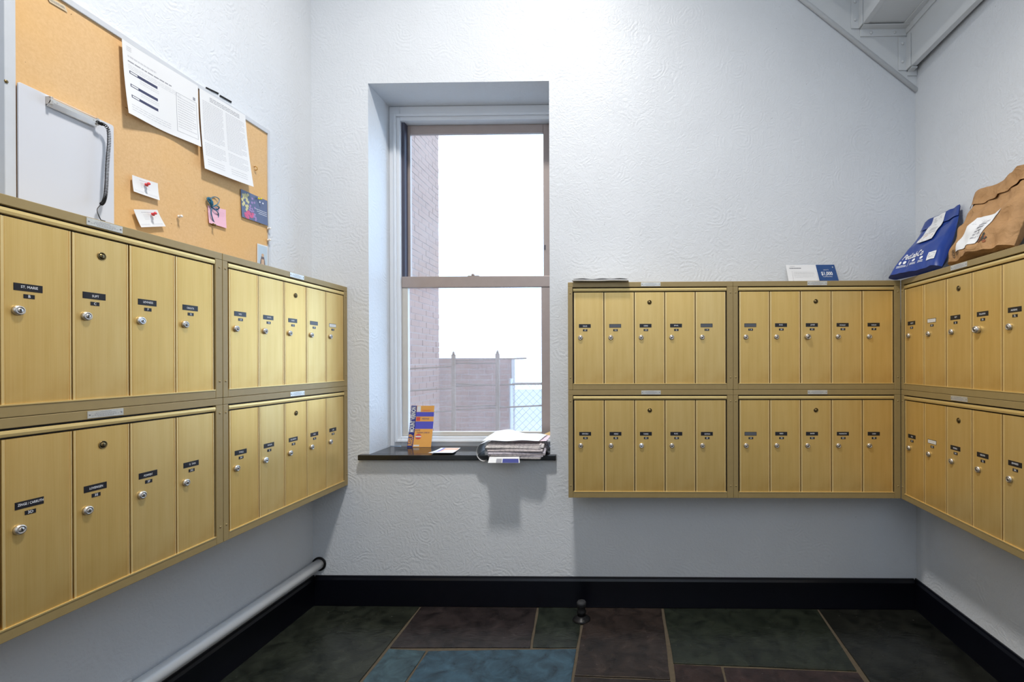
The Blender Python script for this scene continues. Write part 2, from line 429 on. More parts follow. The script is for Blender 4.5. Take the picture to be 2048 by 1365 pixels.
b = MB(); b.box(gx0 - .004, gx1 + .004, Y1 + .010, Y1 + .013, zgb - .004, zmr0 + .002); b.build('window_pane', M_pane_l, los)
b = MB(); lx, lz = wl(947, 553, YR + Y1); b.box(lx - .03, lx + .03, Y1 - .004, Y1 + .012, lz, lz + .004); b.lathe([(.008, 0), (.009, .006), (.006, .010)], 14, (lx - .004, Y1 + .004, lz + .004), 'z'); b.build('sash_lock', M_alu, los)
for px, py in ((812, 493), (1090, 495)):
    b = MB(); lx, lz = wl(px, py, YR + Y2); b.box(lx - .003, lx + .003, Y2 - .004, Y2, lz - .012, lz + .012); b.build('sash_guide', M_track, ups)
# black sill
sx0, sx1 = on_y(715, 918, YW - .028).x, on_y(1112, 918, YW - .028).x
b = MB(); b.box(sx0, sx1, YW - .028, YW - .0005, SILL_Z - .026, SILL_Z); b.box(WX0 + .001, WX1 - .001, YW - .0005, YR, SILL_Z - .0239, SILL_Z)
M_sill = plain('glossy black sill paint', (.006, .007, .010), .16, 0, .2, 20, 0, .9)
sill = struct(b.build('trim_1', M_sill, bev=.003))

# ------------------------------------------------------------------ outside
def brick_mat(name, c0, c1):
    m, nt, b = new_mat(name)
    v = coord(nt); n = noise(nt, v, 5, 4); n2 = noise(nt, v, 60, 3)
    c = mix_rgb(nt, n, c0, c1); c = mix_rgb(nt, math_n(nt, 'MULTIPLY', n2, .4), c, (.3, .25, .24))
    nt.links.new(c, b.inputs['Base Color']); b.inputs['Roughness'].default_value = .9; return m
M_brick = brick_mat('weathered brick', (.17, .070, .040), (.30, .145, .090)); M_mortar = plain('mortar', (.26, .23, .22), .9)
def brick_wall(name, label, cat, p0, du, length, z0, z1, thick, nrm):
    """a wall of real bricks: p0 corner (x, y), du unit direction along the wall, nrm faces the viewer"""
    t = thing(name, label, cat, (p0[0], p0[1], z0))
    du = Vector((du[0], du[1], 0)); nn = Vector((nrm[0], nrm[1], 0))
    def q(a, d, z): return du * a + nn * d + Vector((0, 0, z))
    b = MB(); b.prism([q(0, -thick, 0), q(length, -thick, 0), q(length, -.006, 0), q(0, -.006, 0)], (0, 0, z1 - z0)); b.build('wall_body', M_mortar, t)
    m = MB(); z = 0; row = 0
    while z + .065 <= z1 - z0 + .01:
        a = -.1 * (row % 2)
        while a < length:
            a0, a1 = max(a, 0), min(a + .202, length)
            if a1 - a0 > .02:
                o = random.uniform(-.003, .003)
                m.prism([q(a0, -.03, z), q(a1, -.03, z), q(a1, o, z), q(a0, o, z)], (0, 0, .062))
            a += .212
        z += .073; row += 1
    o = m.build('bricks', M_brick, t); o['kind'] = 'stuff'; return t
# neighbouring building whose side wall runs away from the window
GZ = -.6
e0 = on_y(878, 600, 6.2)
brick_wall('brick_building', 'tall brick building side wall seen through the left of the window', 'building', (e0.x, 6.2), (0, -1), 2.6, GZ, 7.2, .3, (1, 0))
# lower brick wall beyond
w0 = on_y(812, 717, 6.5); w1 = on_y(1022, 717, 6.5)
brick_wall('brick_wall', 'low brick yard wall behind the rusty fence posts outside the window', 'wall', (w0.x - .4, 6.5), (1, 0), w1.x - w0.x + .4, GZ, w0.z, .25, (0, -1))
M_ground = plain('pale yard concrete', (.30, .29, .28), .9, 0, .2, 2)
b = MB(); b.box(-9, 9, YW + T + .02, 30, GZ - .2, GZ); struct(b.build('ground', M_ground))
M_rust = plain('rusty steel', (.13, .085, .05), .8, .1, .3, 50, .2)
YF = 4.4
fp = thing('post_and_wire_fence', 'rusty fence of two upright posts and thin rails just outside the window', 'fence', (on_y(907, 800, YF).x, YF, GZ))
for px, top in ((907, 703), (995, 701)):
    q = on_y(px, top, YF); dx = q.x - fp.location.x
    b = MB(); b.box(dx - .016, dx + .016, -.016, .016, 0, q.z - GZ - .03); b.lathe([(.012, 0), (.013, .01), (.004, .03)], 8, (dx, 0, q.z - GZ - .03), 'z'); b.build('fence_post', M_rust, fp)
for a, c in (((748, 742), (907, 733)), ((748, 787), (907, 777)), ((748, 832), (907, 822)), ((907, 727), (995, 727)), ((912, 722), (1053, 717)), ((907, 768), (995, 771)), ((912, 773), (1200, 764)), ((907, 814), (995, 811)), ((912, 820), (1200, 806))):
    A, C = on_y(*a, YF + .02), on_y(*c, YF + .02)
    b = MB(); b.tube([(A.x - fp.location.x, .02, A.z - GZ), (C.x - fp.location.x, .02, C.z - GZ)], .0075, 6); b.build('fence_rail', M_rust, fp)
M_galv = plain('galvanised wire', (.45, .46, .47), .5, .6)
YC = 5.6; c0 = on_y(1022, 768, YC); c1 = on_y(1200, 768, YC)
cl = thing('chain_link_fence', 'chain link fence beyond the lower right of the window', 'fence', (c0.x, YC, GZ))
W_, H_ = c1.x - c0.x, c0.z - GZ
m = MB(); k = -H_
while k < W_:
    for sgn in (1, -1):
        a0, a1 = max(0, k), min(W_, k + H_)
        if a1 > a0:
            z0, z1 = a0 - k, a1 - k
            if sgn < 0: z0, z1 = H_ - z0, H_ - z1
            m.tube([(a0, .004 * sgn, z0), (a1, .004 * sgn, z1)], .0028, 4)
    k += .085
o = m.build('chain_mesh', M_galv, cl); o['kind'] = 'stuff'
for k in range(int(W_ / .085)):
    pass
m = MB(); m.tube([(0, 0, H_), (W_, 0, H_)], .016, 8); m.build('top_rail', M_galv, cl)
for a in (0.0, W_): m = MB(); m.tube([(a, 0, 0), (a, 0, H_ + .06)], .022, 8); m.build('fence_post', M_galv, cl)

# ------------------------------------------------------------------ mailbox units
S = UW / 332.7                     # metres per photographed pixel on the back bank
DP = 61.3 * S; DX0 = 11.7 * S; DH = 184.0 * S; DZ0 = (217 - 204) * S
_mc = {}
def mesh_of(key, name, fn, mats):
    if key not in _mc:
        b = MB(); fn(b); o = b.build(name, mats); _mc[key] = o.data; bpy.data.objects.remove(o)
    return _mc[key]
def door_mesh(b):
    w0 = DP - .0034; h = DH
    prof = [(0, .010), (0, .0005), (.0008, 0), (.0030, 0), (.0036, .0014), (.0068, .0014), (.0074, .0004),
            (w0 - .0058, .0004), (w0 - .0052, .0014), (w0 - .0036, .0014), (w0 - .0030, 0), (w0 - .0008, 0), (w0, .0005), (w0, .010)]
    b.prism([(x, y, 0) for x, y in prof], (0, 0, h))
    for i in range(len(prof)):
        if i in (2, 4, 8, 10): b.m[2 + i] = 1
def lock_mesh(b):
    b.lathe([(.0112, 0), (.0112, .0035), (.0104, .0062), (.0085, .0078), (.0068, .0080), (.0062, .0066), (.0054, .0066), (.0050, .0082), (.0012, .0082)], 24)
    b.box(-.0009, .0009, -.00845, -.0080, -.0042, .0006, 1)
    b.lathe([(.0018, .0080), (.0018, .00845)], 10, (0, 0, .0012), m=1)
def master_mesh(b):
    b.lathe([(.0100, 0), (.0100, .0016), (.0086, .0020), (.0078, .0006), (.0060, .0006), (.0056, .0026), (.001, .0026)], 24)
    b.box(-.0007, .0007, -.0030, -.0025, -.0030, .0022, 1); b.lathe([(.0079, .0007), (.0062, .0007)], 20, m=1)
def rivet_mesh(b): b.lathe([(.0036, 0), (.0033, .0009), (.0018, .0016), (.0004, .0017)], 10)
def frame_mesh(b):
    fl, fr, ft, fb = 9.6 * S, 12.4 * S, 10.5 * S, 11.5 * S; d = .022
    b.box(.0004, fl, 0, d, ft * 0 + .0004, UH - ft - .0003); b.box(UW - fr, UW - .0004, 0, d, .0004, UH - ft - .0003)
    b.box(.0004, UW - .0004, 0, d, UH - ft, UH - .0006); b.box(fl + .0002, UW - fr - .0002, .0002, d, .0004, fb)
def housing_mesh(b): b.box(.002, UW - .002, .018, PB - .002, .002, UH - .002)
def recess_mesh(b): b.box(9.4 * S, UW - 12.2 * S, .012, .0179, 11.4 * S, UH - 10.3 * S)
def rail_mesh(b):
    b.prism([(x, y, z) for x, y, z in [(0, .012, 0), (0, .0012, 0), (0, .0004, .0012), (0, -.0006, 6.4 * S * .5), (0, .0004, 6.4 * S - .0012), (0, .002, 6.4 * S), (0, .012, 6.4 * S)]], (UW - (10.6 + 13.4) * S, 0, 0))
def lip_mesh(b): b.box(0, UW - (10.6 + 13.4) * S, -.001, .012, 0, 1.5 * S)
def placard_mesh(b):
    w2, h2 = 19.5 * S, 4.0 * S
    b.box(-w2, w2, -.0012, 0, -h2, h2)
    for sx in (-1, 1): b.lathe([(.0022, .0012), (.0018, .0020), (.0004, .0022)], 8, (sx * (w2 - .005), 0, 0), m=1)
    for k, (a, z) in enumerate(((.30, .0050), (.55, .0022), (.62, -.0005), (.78, -.0030), (.45, -.0054))):
        n = 11
        for i in range(n):
            x0 = -w2 * a + 2 * w2 * a * i / n
            b.box(x0, x0 + 2 * w2 * a / n * .72, -.00135, -.0012, z - .0005, z + .0005, 1)
UNIT_GROUP = 'five-door mailbox units hung on the three walls'
def unit(loc, rotz, label, names, rails=None):
    """names: five (name, number, style) from left to right"""
    t = thing('mailbox_unit', label, 'mailbox', loc, rotz, UNIT_GROUP)
    put('housing', mesh_of('hous', 'housing', housing_mesh, M_hous), t)
    put('inner_recess', mesh_of('rec', 'inner_recess', recess_mesh, M_black), t)
    fr = put('frame', mesh_of('frame', 'frame', frame_mesh, M_frame), t, bev=.0012)
    for x, z in ((5 * S, .055), (5 * S, UH - .050), (UW - 5.5 * S, .055), (UW - 5.5 * S, UH - .050)):
        put('rivet', mesh_of('rivet', 'rivet', rivet_mesh, M_frame), fr, (x, 0, z))
    put('top_rail', mesh_of('rail', 'top_rail', rail_mesh, M_rail), t, (10.8 * S, 0, UH - 19.1 * S))
    put('bottom_lip', mesh_of('lip', 'bottom_lip', lip_mesh, M_rail), t, (10.8 * S, 0, 11.6 * S))
    pl = put('maker_plate', mesh_of('plac', 'maker_plate', placard_mesh, [M_plac, M_ink]), t, (167.5 * S, 0, UH - 5.2 * S)); pl['label'] = 'silver engraved plate with two rivets'
    for k, (nm, num, style) in enumerate(names):
        d = put('door', mesh_of('door', 'door', door_mesh, [M_gold, M_edge]), t, (DX0 + DP * k + .0017, .0012 + random.uniform(0, .0012), DZ0))
        lk = put('lock', mesh_of('lockw' if style == 'w' else 'lock', 'lock', lock_mesh, [M_chromew if style == 'w' else M_chrome, M_key]), d, (13.0 * S, .0006, DZ0 * 0 + (204 - 111.2) * S), (0, random.choice([0, 0, .3, -.25, 2.9]), 0))
        if style in ('big',): lk.scale = (1.2, 1.9, 1.2)
        # name holder
        b = MB(); hw, hh = 11.6 * S, 3.35 * S
        mi = {'e': 1, 'p': 2}.get(style, 0)
        b.box(-hw - .0008, hw + .0008, -.0005, .0, -hh - .0008, hh + .0008, 0)
        b.box(-hw + .0006, hw - .0006, -.0007, -.0005, -hh + .0006, hh - .0010, mi)
        if nm and style != 'p':
            sz = .0080; wd = min(.0030 * len(nm) + .004, 2 * hw * .92)
            dx, dz = random.uniform(-.002, .004), random.uniform(-.0015, .001)
            b.text(nm, sz, lambda x, y, dx=dx, dz=dz: (x + dx, -.0009, y + dz), 3, bold=.01, width=wd)
        if style == 'p':
            b.text(nm or 'MAIL', .0055, lambda x, y: (x, -.0009, y), 4, width=.03)
        b.build('name_label', [M_lab, M_labe, M_white, M_txt, M_inkl], d, (21.9 * S, .0004, (204 - 87.5) * S))
        b = MB(); b.box(-4.6 * S, 4.6 * S, -.0006, 0, -2.1 * S, 2.1 * S)
        if num: b.text(num, .0085, lambda x, y: (x, -.0008, y), 1, bold=.01)
        b.build('number_label', [M_lab, M_txt], d, (22.5 * S, .0004, (204 - 96.3) * S))
        if k == 2:
            put('master_lock', mesh_of('master', 'master_lock', master_mesh, [M_brass, M_key]), d, (DP / 2 - .0017, .0004, (204 - 40.3) * S))
    return t
ZLU = ZT + .011
RL, RR_ = PI / 2, -PI / 2 - AR * 0 + (-0.02096) * -1 * 0
# left wall (unit's local x runs away from the viewer)
unit((XLB, YW - UW - .001, ZLU - UH), PI / 2, 'brass-toned five-door mailbox unit, upper row of left wall, touching the window wall', [('WEI', '1A', ''), ('LANGEL', '1B', ''), ('GIVEN', '1C', ''), ('', '1D', 'e'), ('PRINCE', '1E', 'p')])
unit((XLB, YW - UW - .001, ZLU - 2 * UH), PI / 2, 'brass-toned five-door mailbox unit, lower row of left wall, touching the window wall', [('TYRELL', '3H', ''), ('MORGAN', '3J', 'w'), ('WILLIAMSON', '3K', ''), ('PAEZ', '3L', ''), ('LEE', '3M', '')])
unit((XLB, YW - 2 * UW - .002, ZLU - UH), PI / 2, 'brass-toned five-door mailbox unit, upper row of left wall, directly below the white clipboard', [('', 'A', ''), ('ST. MARIE', 'B', ''), ('SUPT', 'C', ''), ('LEVINESS', 'F', 'w'), ('CINGUTA', 'G', '')])
unit((XLB, YW - 2 * UW - .002, ZLU - 2 * UH), PI / 2, 'brass-toned five-door mailbox unit, lower row of left wall, nearest the viewer', [('', '3C', ''), ('ZINGE / CARRUTH', '3D', ''), ('LOVEINGEN', '3E', ''), ('POMPERT', '3F', ''), ('G. TAN', '3G', '')])
XA = XRB - 2 * UW
unit((XA, YB, ZT - UH), 0, 'brass-toned five-door mailbox unit, upper row of back wall beside the window, under the white envelope', [('CRUZE', '1F', ''), ('', '1G', 'e'), ('GIBBS', '1H', ''), ('EPNAL', '1J', ''), ('', '1 K', 'e')])
unit((XA, YB, ZT - 2 * UH), 0, 'brass-toned five-door mailbox unit, lower row of back wall beside the window sill', [('GRACIELA', '4A', ''), ('PEREZ', '4B', ''), ('TORRES', '4C', 'w'), ('RUIZ', '4D', ''), ('CINTRON', '4E', '')])
unit((XA + UW, YB, ZT - UH), 0, 'brass-toned five-door mailbox unit, upper row of back wall, under the blue and white postcard', [('', '1 A', 'e'), ('DIAZ', '2B', ''), ('JONES', '2C', 'big'), ('MORALES', '2D', ''), ('VARGAS', '2F', '')])
unit((XA + UW, YB, ZT - 2 * UH), 0, 'brass-toned five-door mailbox unit, lower row of back wall, in the right corner', [('', '5A', 'e'), ('REED', '5B', ''), ('BAKER', '5C', ''), ('WASHINGTON', '5D', ''), ('CHEN', '5E', '')])
rrot = -PI / 2 - (-AR) * 1.0 * -1
rrot = -PI / 2 + math.atan(AR)
unit((XRB, YB - .001, ZT - UH), rrot, 'brass-toned five-door mailbox unit, upper row of right wall, under the blue mailer and brown parcel', [('WYATT', '2G', ''), ('', '2H', 'p'), ('KEY', '2J', ''), ('SULLIVAN', '2K', 'big'), ('ANDREWS', '2L', '')])
unit((XRB, YB - .001, ZT - 2 * UH), rrot, 'brass-toned five-door mailbox unit, lower row of right wall', [('FOX', '5F', ''), ('', '5G', 'p'), ('PETERS', '5H', ''), ('NELSON', '5J', ''), ('EDWARDS', '5K', '')])

# ------------------------------------------------------------------ cork board on the left wall
XC = XL + .016      # cork face
def cork_material():
    m, nt, b = new_mat('cork')
    v = coord(nt); n = noise(nt, v, 160, 4, .3); n2 = noise(nt, v, 3, 3)
    c = mix_rgb(nt, n, (.64, .385, .17), (.80, .54, .28))
    c = mix_rgb(nt, ramp(nt, n2, .42, .6, 0, .4), c, (.78, .45, .15))
    holes = ramp(nt, noise(nt, v, 62, 2, .4), .745, .775)
    c = mix_rgb(nt, holes, c, (.22, .11, .035))
    nt.links.new(c, b.inputs['Base Color']); b.inputs['Roughness'].default_value = .9
    bump(nt, b, n, .3, .001); return m
M_cork = cork_material()
M_boardf = plain('pale board frame', (.60, .62, .65), .45)
q = on_x(538, 262, XC); CB_Y1, CB_Z1 = q.y, q.z; q = on_x(8, 300, XC); CB_Y0 = q.y
CB_Z0 = ZLU + .004
cb = thing('cork_board', 'large cork notice board with thin pale frame above the left mailboxes', 'notice board', (XL, (CB_Y0 + CB_Y1) / 2, CB_Z0))
def cy(y): return y - cb.location.y
b = MB(); b.box(.001, .016, cy(CB_Y0) + .004, cy(CB_Y1) - .004, .002, CB_Z1 - CB_Z0 - .004); b.build('cork_panel', M_cork, cb)
b = MB(); H_ = CB_Z1 - CB_Z0
b.box(.0005, .021, cy(CB_Y1) - .012, cy(CB_Y1), 0, H_); b.box(.0005, .021, cy(CB_Y0) - .002, cy(CB_Y0) + .020, 0, H_)
b.box(.0005, .021, cy(CB_Y0) + .020, cy(CB_Y1) - .012, H_ - .018, H_); b.box(.0005, .0165, cy(CB_Y0) + .020, cy(CB_Y1) - .012, 0, .006)
b.build('board_frame', M_boardf, cb, bev=.0015)
q = on_x(12, 163, XL + .021); b = MB(); b.lathe([(.0042, 0), (.0036, .0018), (.0005, .002)], 10, (.021, cy(q.y), q.z - CB_Z0), (1, 0, 0)); b.build('frame_screw', M_brass, cb)
for px, py in ((510, 335), (507, 341)):
    pass
q = on_x(508, 337, XC)
b = MB(); b.tube([(0, 0, .006), (.006, 0, .008), (.010, .003, .004), (.010, .004, -.003), (.006, .002, -.007), (.002, -.001, -.006)], .0017, 6); hk = b.build('wall_hook', plain('brass hook', (.55, .30, .06), .35, .7), None, (XC + .0005, q.y, q.z)); tag(hk, 'small bent brass hook screwed into the cork beside the white notices', 'hook')

def quad_fn(TL, TR, BR, BL, X, curl=None, base=.0008):
    """paper on the cork: pixel corners put on the plane x = X; fn(u, v, o)"""
    c = [on_x(p[0], p[1], X) for p in (TL, TR, BR, BL)]
    def fn(u, v, o=0.0):
        a = c[3].lerp(c[2], u); d = c[0].lerp(c[1], u); p = a.lerp(d, v)
        k = curl(u, v) if curl else 0
        return Vector((X + base + k + o, p.y, p.z))
    return fn
def lines(b, fn, u0, u1, v0, v1, n, m, fill=.45, seed=0, words=True):
    """rows of print as thin raised strips following the sheet"""
    r = random.Random(seed)
    for k in range(n):
        vc = v1 - (v1 - v0) * (k + .5) / n; hh = (v1 - v0) / n * fill / 2
        u = u0; end = u1 - (r.random() * .3 * (u1 - u0) if k % 4 == 3 else 0)
        while u < end:
            l = (u1 - u0) * (r.uniform(.05, .14) if words else 1); e = min(u + l, end)
            b.grid(lambda a, c, u=u, e=e: fn(u + (e - u) * a, vc - hh + 2 * hh * c, .0006), 1 if words else 6, 1, m, False)
            u = e + (u1 - u0) * .015
def patch(b, fn, u0, u1, v0, v1, m, o=.0006, n=4): b.grid(lambda a, c: fn(u0 + (u1 - u0) * a, v0 + (v1 - v0) * c, o), n, n, m, False)
def outline(b, fn, u0, u1, v0, v1, m, w=.004):
    patch(b, fn, u0, u1, v0, v0 + w, m); patch(b, fn, u0, u1, v1 - w, v1, m); patch(b, fn, u0, u0 + w, v0, v1, m); patch(b, fn, u1 - w, u1, v0, v1, m)
def pin(loc, mat, label, direction=(1, -.25, .25), group=None):
    t = thing('push_pin', label, 'push pin', loc, 0, group)
    ax = Vector(direction).normalized()
    b = MB(); b.lathe([(.0052, .0045), (.0052, .006), (.0030, .0075), (.0026, .0125), (.0042, .0145), (.0044, .0165), (.001, .0172)], 14, (0, 0, 0), tuple(ax)); b.build('pin_head', mat, t)
    b = MB(); b.tube([ax * -.003, ax * .005], .0006, 6); b.build('pin_point', M_pin, t)
    return t
# wide notice with three dark bars
curlA = lambda u, v: .004 + .012 * (1 - v) ** 2 * (.6 + .4 * math.cos(u * 6)) + .008 * (1 - u) ** 4
fn = quad_fn((235, 77), (393, 172), (393, 294), (241, 226), XC, curlA)
b = MB(); b.sheet(fn, 24, 16, .0005)
lines(b, fn, .06, .42, .80, .83, 1, 3, .8, 1); lines(b, fn, .06, .62, .735, .76, 1, 1, .7, 2); lines(b, fn, .06, .75, .64, .71, 3, 3, .3, 3)
for k, v in enumerate((.60, .42, .27)):
    patch(b, fn, .07, .43, v - .018, v + .022, 2, n=8); patch(b, fn, .08, .17, v - .008, v + .012, 0, .0009)
    if k < 2: lines(b, fn, .20, .45, v - .09, v - .035, 2, 3, .3, 5 + k)
outline(b, fn, .68, .97, .10, .70, 1, .005); lines(b, fn, .70, .95, .16, .66, 13, 3, .35, 8); lines(b, fn, .06, .60, .07, .17, 3, 3, .3, 9)
patch(b, fn, .92, .955, .72, .77, 1); lines(b, fn, .05, .11, .88, .95, 3, 3, .6, 30)
o = b.build('paper_notice', [M_paper, M_ink, M_inkd, M_inkl]); tag(o, 'wide white notice with three dark heading bars pinned on the cork board', 'notice')
curlB = lambda u, v: .005 + .014 * (1 - v) ** 2 + .010 * u ** 3 * (1 - v)
fn = quad_fn((395, 176), (487, 231), (492, 374), (398, 337), XC, curlB, .0016)
b = MB(); b.sheet(fn, 16, 20, .0005)
lines(b, fn, .2, .85, .90, .96, 3, 1, .4, 11)
for u0, u1, sd in ((.05, .47, 12), (.53, .95, 13)):
    lines(b, fn, u0, u1, .38, .88, 24, 3, .45, sd); lines(b, fn, u0, u1, .18, .35, 8, 3, .40, sd + 4); lines(b, fn, u0 + .03, u1 - .05, .06, .15, 3, 3, .3, sd + 9)
o = b.build('paper_notice', [M_paper, M_ink, M_inkd, M_inkl]); tag(o, 'tall white notice printed in two dense columns, right of the wide notice', 'notice')
# business cards with red pins
for (c4, pp, lab, plab, sd) in ((((259, 350), (313, 367), (314, 401), (259, 383)), (287, 371), 'upper white business card pinned low on the cork board', 'red push pin through the upper business card', 21),
                          (((262, 419), (312, 420), (326, 453), (274, 455)), (300, 430), 'lower tilted white business card just above the mailboxes', 'red push pin through the lower tilted business card', 22)):
    fn = quad_fn(*c4, XC, lambda u, v: .003 + .005 * (1 - v) ** 2 + .004 * (1 - u) ** 3)
    b = MB(); b.sheet(fn, 8, 6, .0005)
    lines(b, fn, .28, .72, .80, .88, 1, 1, .6, sd); lines(b, fn, .32, .68, .40, .74, 5, 1, .3, sd + 1); lines(b, fn, .06, .42, .08, .20, 2, 1, .35, sd + 2); lines(b, fn, .55, .94, .08, .20, 2, 1, .35, sd + 3)
    tag(b.build('business_card', [M_paper, M_inkl]), lab, 'card')
    q = on_x(*pp, XC); pin((XC + .006, q.y, q.z), M_red, plab)
# pink note, blue ribbon
M_pink = plain('pink paper', (.86, .50, .60), .8, 0, .03)
fn = quad_fn((414, 411), (450, 420), (450, 457), (415, 446), XC, lambda u, v: .002 + .003 * (1 - v) ** 2)
b = MB(); b.sheet(fn, 6, 6, .0005); lines(b, fn, .5, .92, .55, .82, 4, 1, .25, 31)
tag(b.build('sticky_note', [M_pink, plain('rose print', (.70, .38, .48), .8)]), 'small pink note with faint writing on the cork board', 'note')
M_blue = plain('teal blue ribbon', (.02, .14, .24), .28); 
def ribbon(b, pts, wd, m=0):
    pts = [Vector(p) for p in pts]; L, R_ = [], []
    n = len(pts)
    for i, p in enumerate(pts):
        t = (pts[min(i + 1, n - 1)] - pts[max(i - 1, 0)]).normalized(); s_ = t.cross(Vector((1, .6 * math.sin(i * .8), 0))).normalized() * wd / 2
        L.append(p - s_); R_.append(p + s_)
    k = len(b.v); b.add(L + R_, [(i, i + 1, n + i + 1, n + i) for i in range(n - 1)], m, True)
q = on_x(421, 420, XC); rb = thing('hair_ribbon', 'teal blue knotted ribbon hanging over the pink note', 'ribbon', (XC, q.y, q.z))
def RP(lst, x0=.006):
    out = []
    for i, (px, py) in enumerate(lst):
        p = on_x(px, py, XC); out.append((x0 + .004 * math.sin(i * 1.3), p.y - q.y, p.z - q.z))
    # Catmull-Rom
    res = []
    for i in range(len(out) - 1):
        p0, p1, p2, p3 = [Vector(out[max(0, min(len(out) - 1, j))]) for j in (i - 1, i, i + 1, i + 2)]
        for k in range(6):
            t = k / 6; res.append(.5 * ((2 * p1) + (-p0 + p2) * t + (2 * p0 - 5 * p1 + 4 * p2 - p3) * t * t + (-p0 + 3 * p1 - 3 * p2 + p3) * t ** 3))
    res.append(Vector(out[-1])); return res
b = MB(); b.tube(RP([(420, 414), (413, 405), (410, 397), (418, 396), (421, 404), (420, 414)]), .0022, 6); b.tube(RP([(420, 414), (430, 408), (434, 399), (428, 394), (421, 397), (420, 404)]), .0015, 6); b.build('upper_loop', M_blue, rb)
b = MB(); b.tube(RP([(420, 414), (417, 425), (421, 438), (428, 445), (434, 437), (433, 427), (425, 420), (420, 414)]), .0017, 6); b.tube(RP([(420, 414), (428, 412), (434, 416), (430, 420), (421, 415)]), .0022, 6); b.build('lower_loop', M_blue, rb)
b = MB(); b.tube(RP([(412, 397), (416, 402), (418, 410), (420, 414)], .008), [.004] * 7 + [.005] * 6 + [.003] * 6, 8); b.build('knot', M_blue, rb)
qq = on_x(424, 449, XC); pin((XC + .001, qq.y, qq.z), M_brass, 'dark push pin holding the bottom of the blue ribbon', (1, -.4, -.3))
# postcard with flowers
fn = quad_fn((480, 378), (533, 402), (533, 452), (481, 434), XC, lambda u, v: .002 + .003 * (1 - v) ** 2)
M_navy = plain('slate blue card', (.10, .13, .24), .45, 0, .1); M_pk = plain('magenta petals', (.62, .12, .25), .6, 0, .3, 60); M_yl = plain('cream petals', (.62, .58, .30), .6, 0, .3, 60); M_vi = plain('violet petals', (.35, .24, .48), .6, 0, .3, 60)
b = MB(); b.sheet(fn, 10, 8, .0005)
r = random.Random(5)
def blob(b, fn, u, v, ru, rv, m, k, o):
    pts = [fn(min(1, max(0, u + ru * math.cos(a) * r.uniform(.7, 1.1))), min(1, max(0, v + rv * math.sin(a) * r.uniform(.7, 1.1))), o) for a in [2 * PI * i / 9 for i in range(9)]]
    b.add(pts, [tuple(range(9))], m)
for k in range(22): blob(b, fn, r.uniform(.04, .26), r.uniform(.3, .92), .045, .06, 2, k, .0007 + .00002 * k)
for k in range(16): blob(b, fn, r.uniform(.08, .42), r.uniform(.04, .26), .06, .07, 1, k, .0008 + .00002 * k)
for k in range(16): blob(b, fn, r.uniform(.3, .55), r.uniform(.05, .85), .04, .05, 3, k, .0009 + .00002 * k)
for k in range(3): lines(b, fn, .52 + .06 * k, .97, .48 - .07 * k, .52 - .07 * k, 1, 4, .4, 40 + k)
for u in (.70, .82): blob(b, fn, u, .82, .03, .035, 4, 0, .0009)
tag(b.build('flower_postcard', [M_navy, M_pk, M_yl, M_vi, M_txt]), 'dark blue postcard with cream and magenta flowers at the right of the cork board', 'postcard')
q = on_x(512, 397, XC); pin((XC + .004, q.y, q.z), M_yel, 'yellow push pin through the blue flower postcard', (1, .5, 0))
# small devotional picture card: plain figure in pale blue
fn = quad_fn((513, 487), (534, 493), (534, 545), (513, 540), XC, lambda u, v: .002)
b = MB(); b.sheet(fn, 2, 2, .0005); patch(b, fn, .06, .94, .03, .96, 1)
b.add([fn(.5 + .34 * a, c, .0009) for a, c in ((-.9, .03), (.9, .03), (.6, .40), (.35, .55), (-.35, .55), (-.6, .40))], [tuple(range(6))], 2)
b.add([fn(.5 + .16 * a, c, .0011) for a, c in ((-1, .03), (1, .03), (.8, .45), (-.8, .45))], [tuple(range(4))], 3)
b.add([fn(.5 + .12 * math.cos(a), .60 + .065 * math.sin(a), .0011) for a in [2 * PI * i / 10 for i in range(10)]], [tuple(range(10))], 3)
tag(b.build('picture_card', [M_paper, plain('pale sky print', (.50, .60, .68), .5), plain('dark robe print', (.16, .12, .12), .6), plain('tan print', (.62, .42, .28), .6)]), 'small upright picture card of a robed figure at the lower right cork corner', 'card')
for px, py, mm, lab in ((534, 458, M_clear, 'white push pin on the right edge of the cork board, upper one'), (534, 481, M_clear, 'white push pin on the right edge of the cork board, lower one'), (355, 434, M_clear, 'clear push pin alone in the middle of the cork board')):
    q = on_x(px, py, XC); pin((XC + .001, q.y, q.z), mm, lab, (1, -.2, .1))
# name strip at the top edge and two bits of black tape over the frame
fn = quad_fn((92, -8), (128, 11), (134, 25), (98, 4), XC, lambda u, v: .001)
b = MB(); b.sheet(fn, 4, 2, .0004); b.text('MOUNTAIN', .012, lambda x, y: fn(.5 + x / .09, .5 + y / .02, .0008), 1, width=.07)
tag(b.build('paper_strip', [plain('manila strip', (.66, .55, .38), .8), M_ink]), 'narrow tan paper strip with lettering at the top of the cork board', 'strip')
for c4, lab in ((((412, 174), (437, 186), (436, 189), (411, 177)), 'left piece of black tape over the cork board frame'), (((440, 190), (463, 203), (462, 206), (439, 193)), 'right piece of black tape over the cork board frame')):
    c = [on_x(p[0], p[1], XL + .001) for p in c4]
    b = MB(); b.prism([(XL + .0006, p.y, p.z) for p in c], (.002, 0, 0)); tag(b.build('tape_piece', M_cordblk), lab, 'tape')

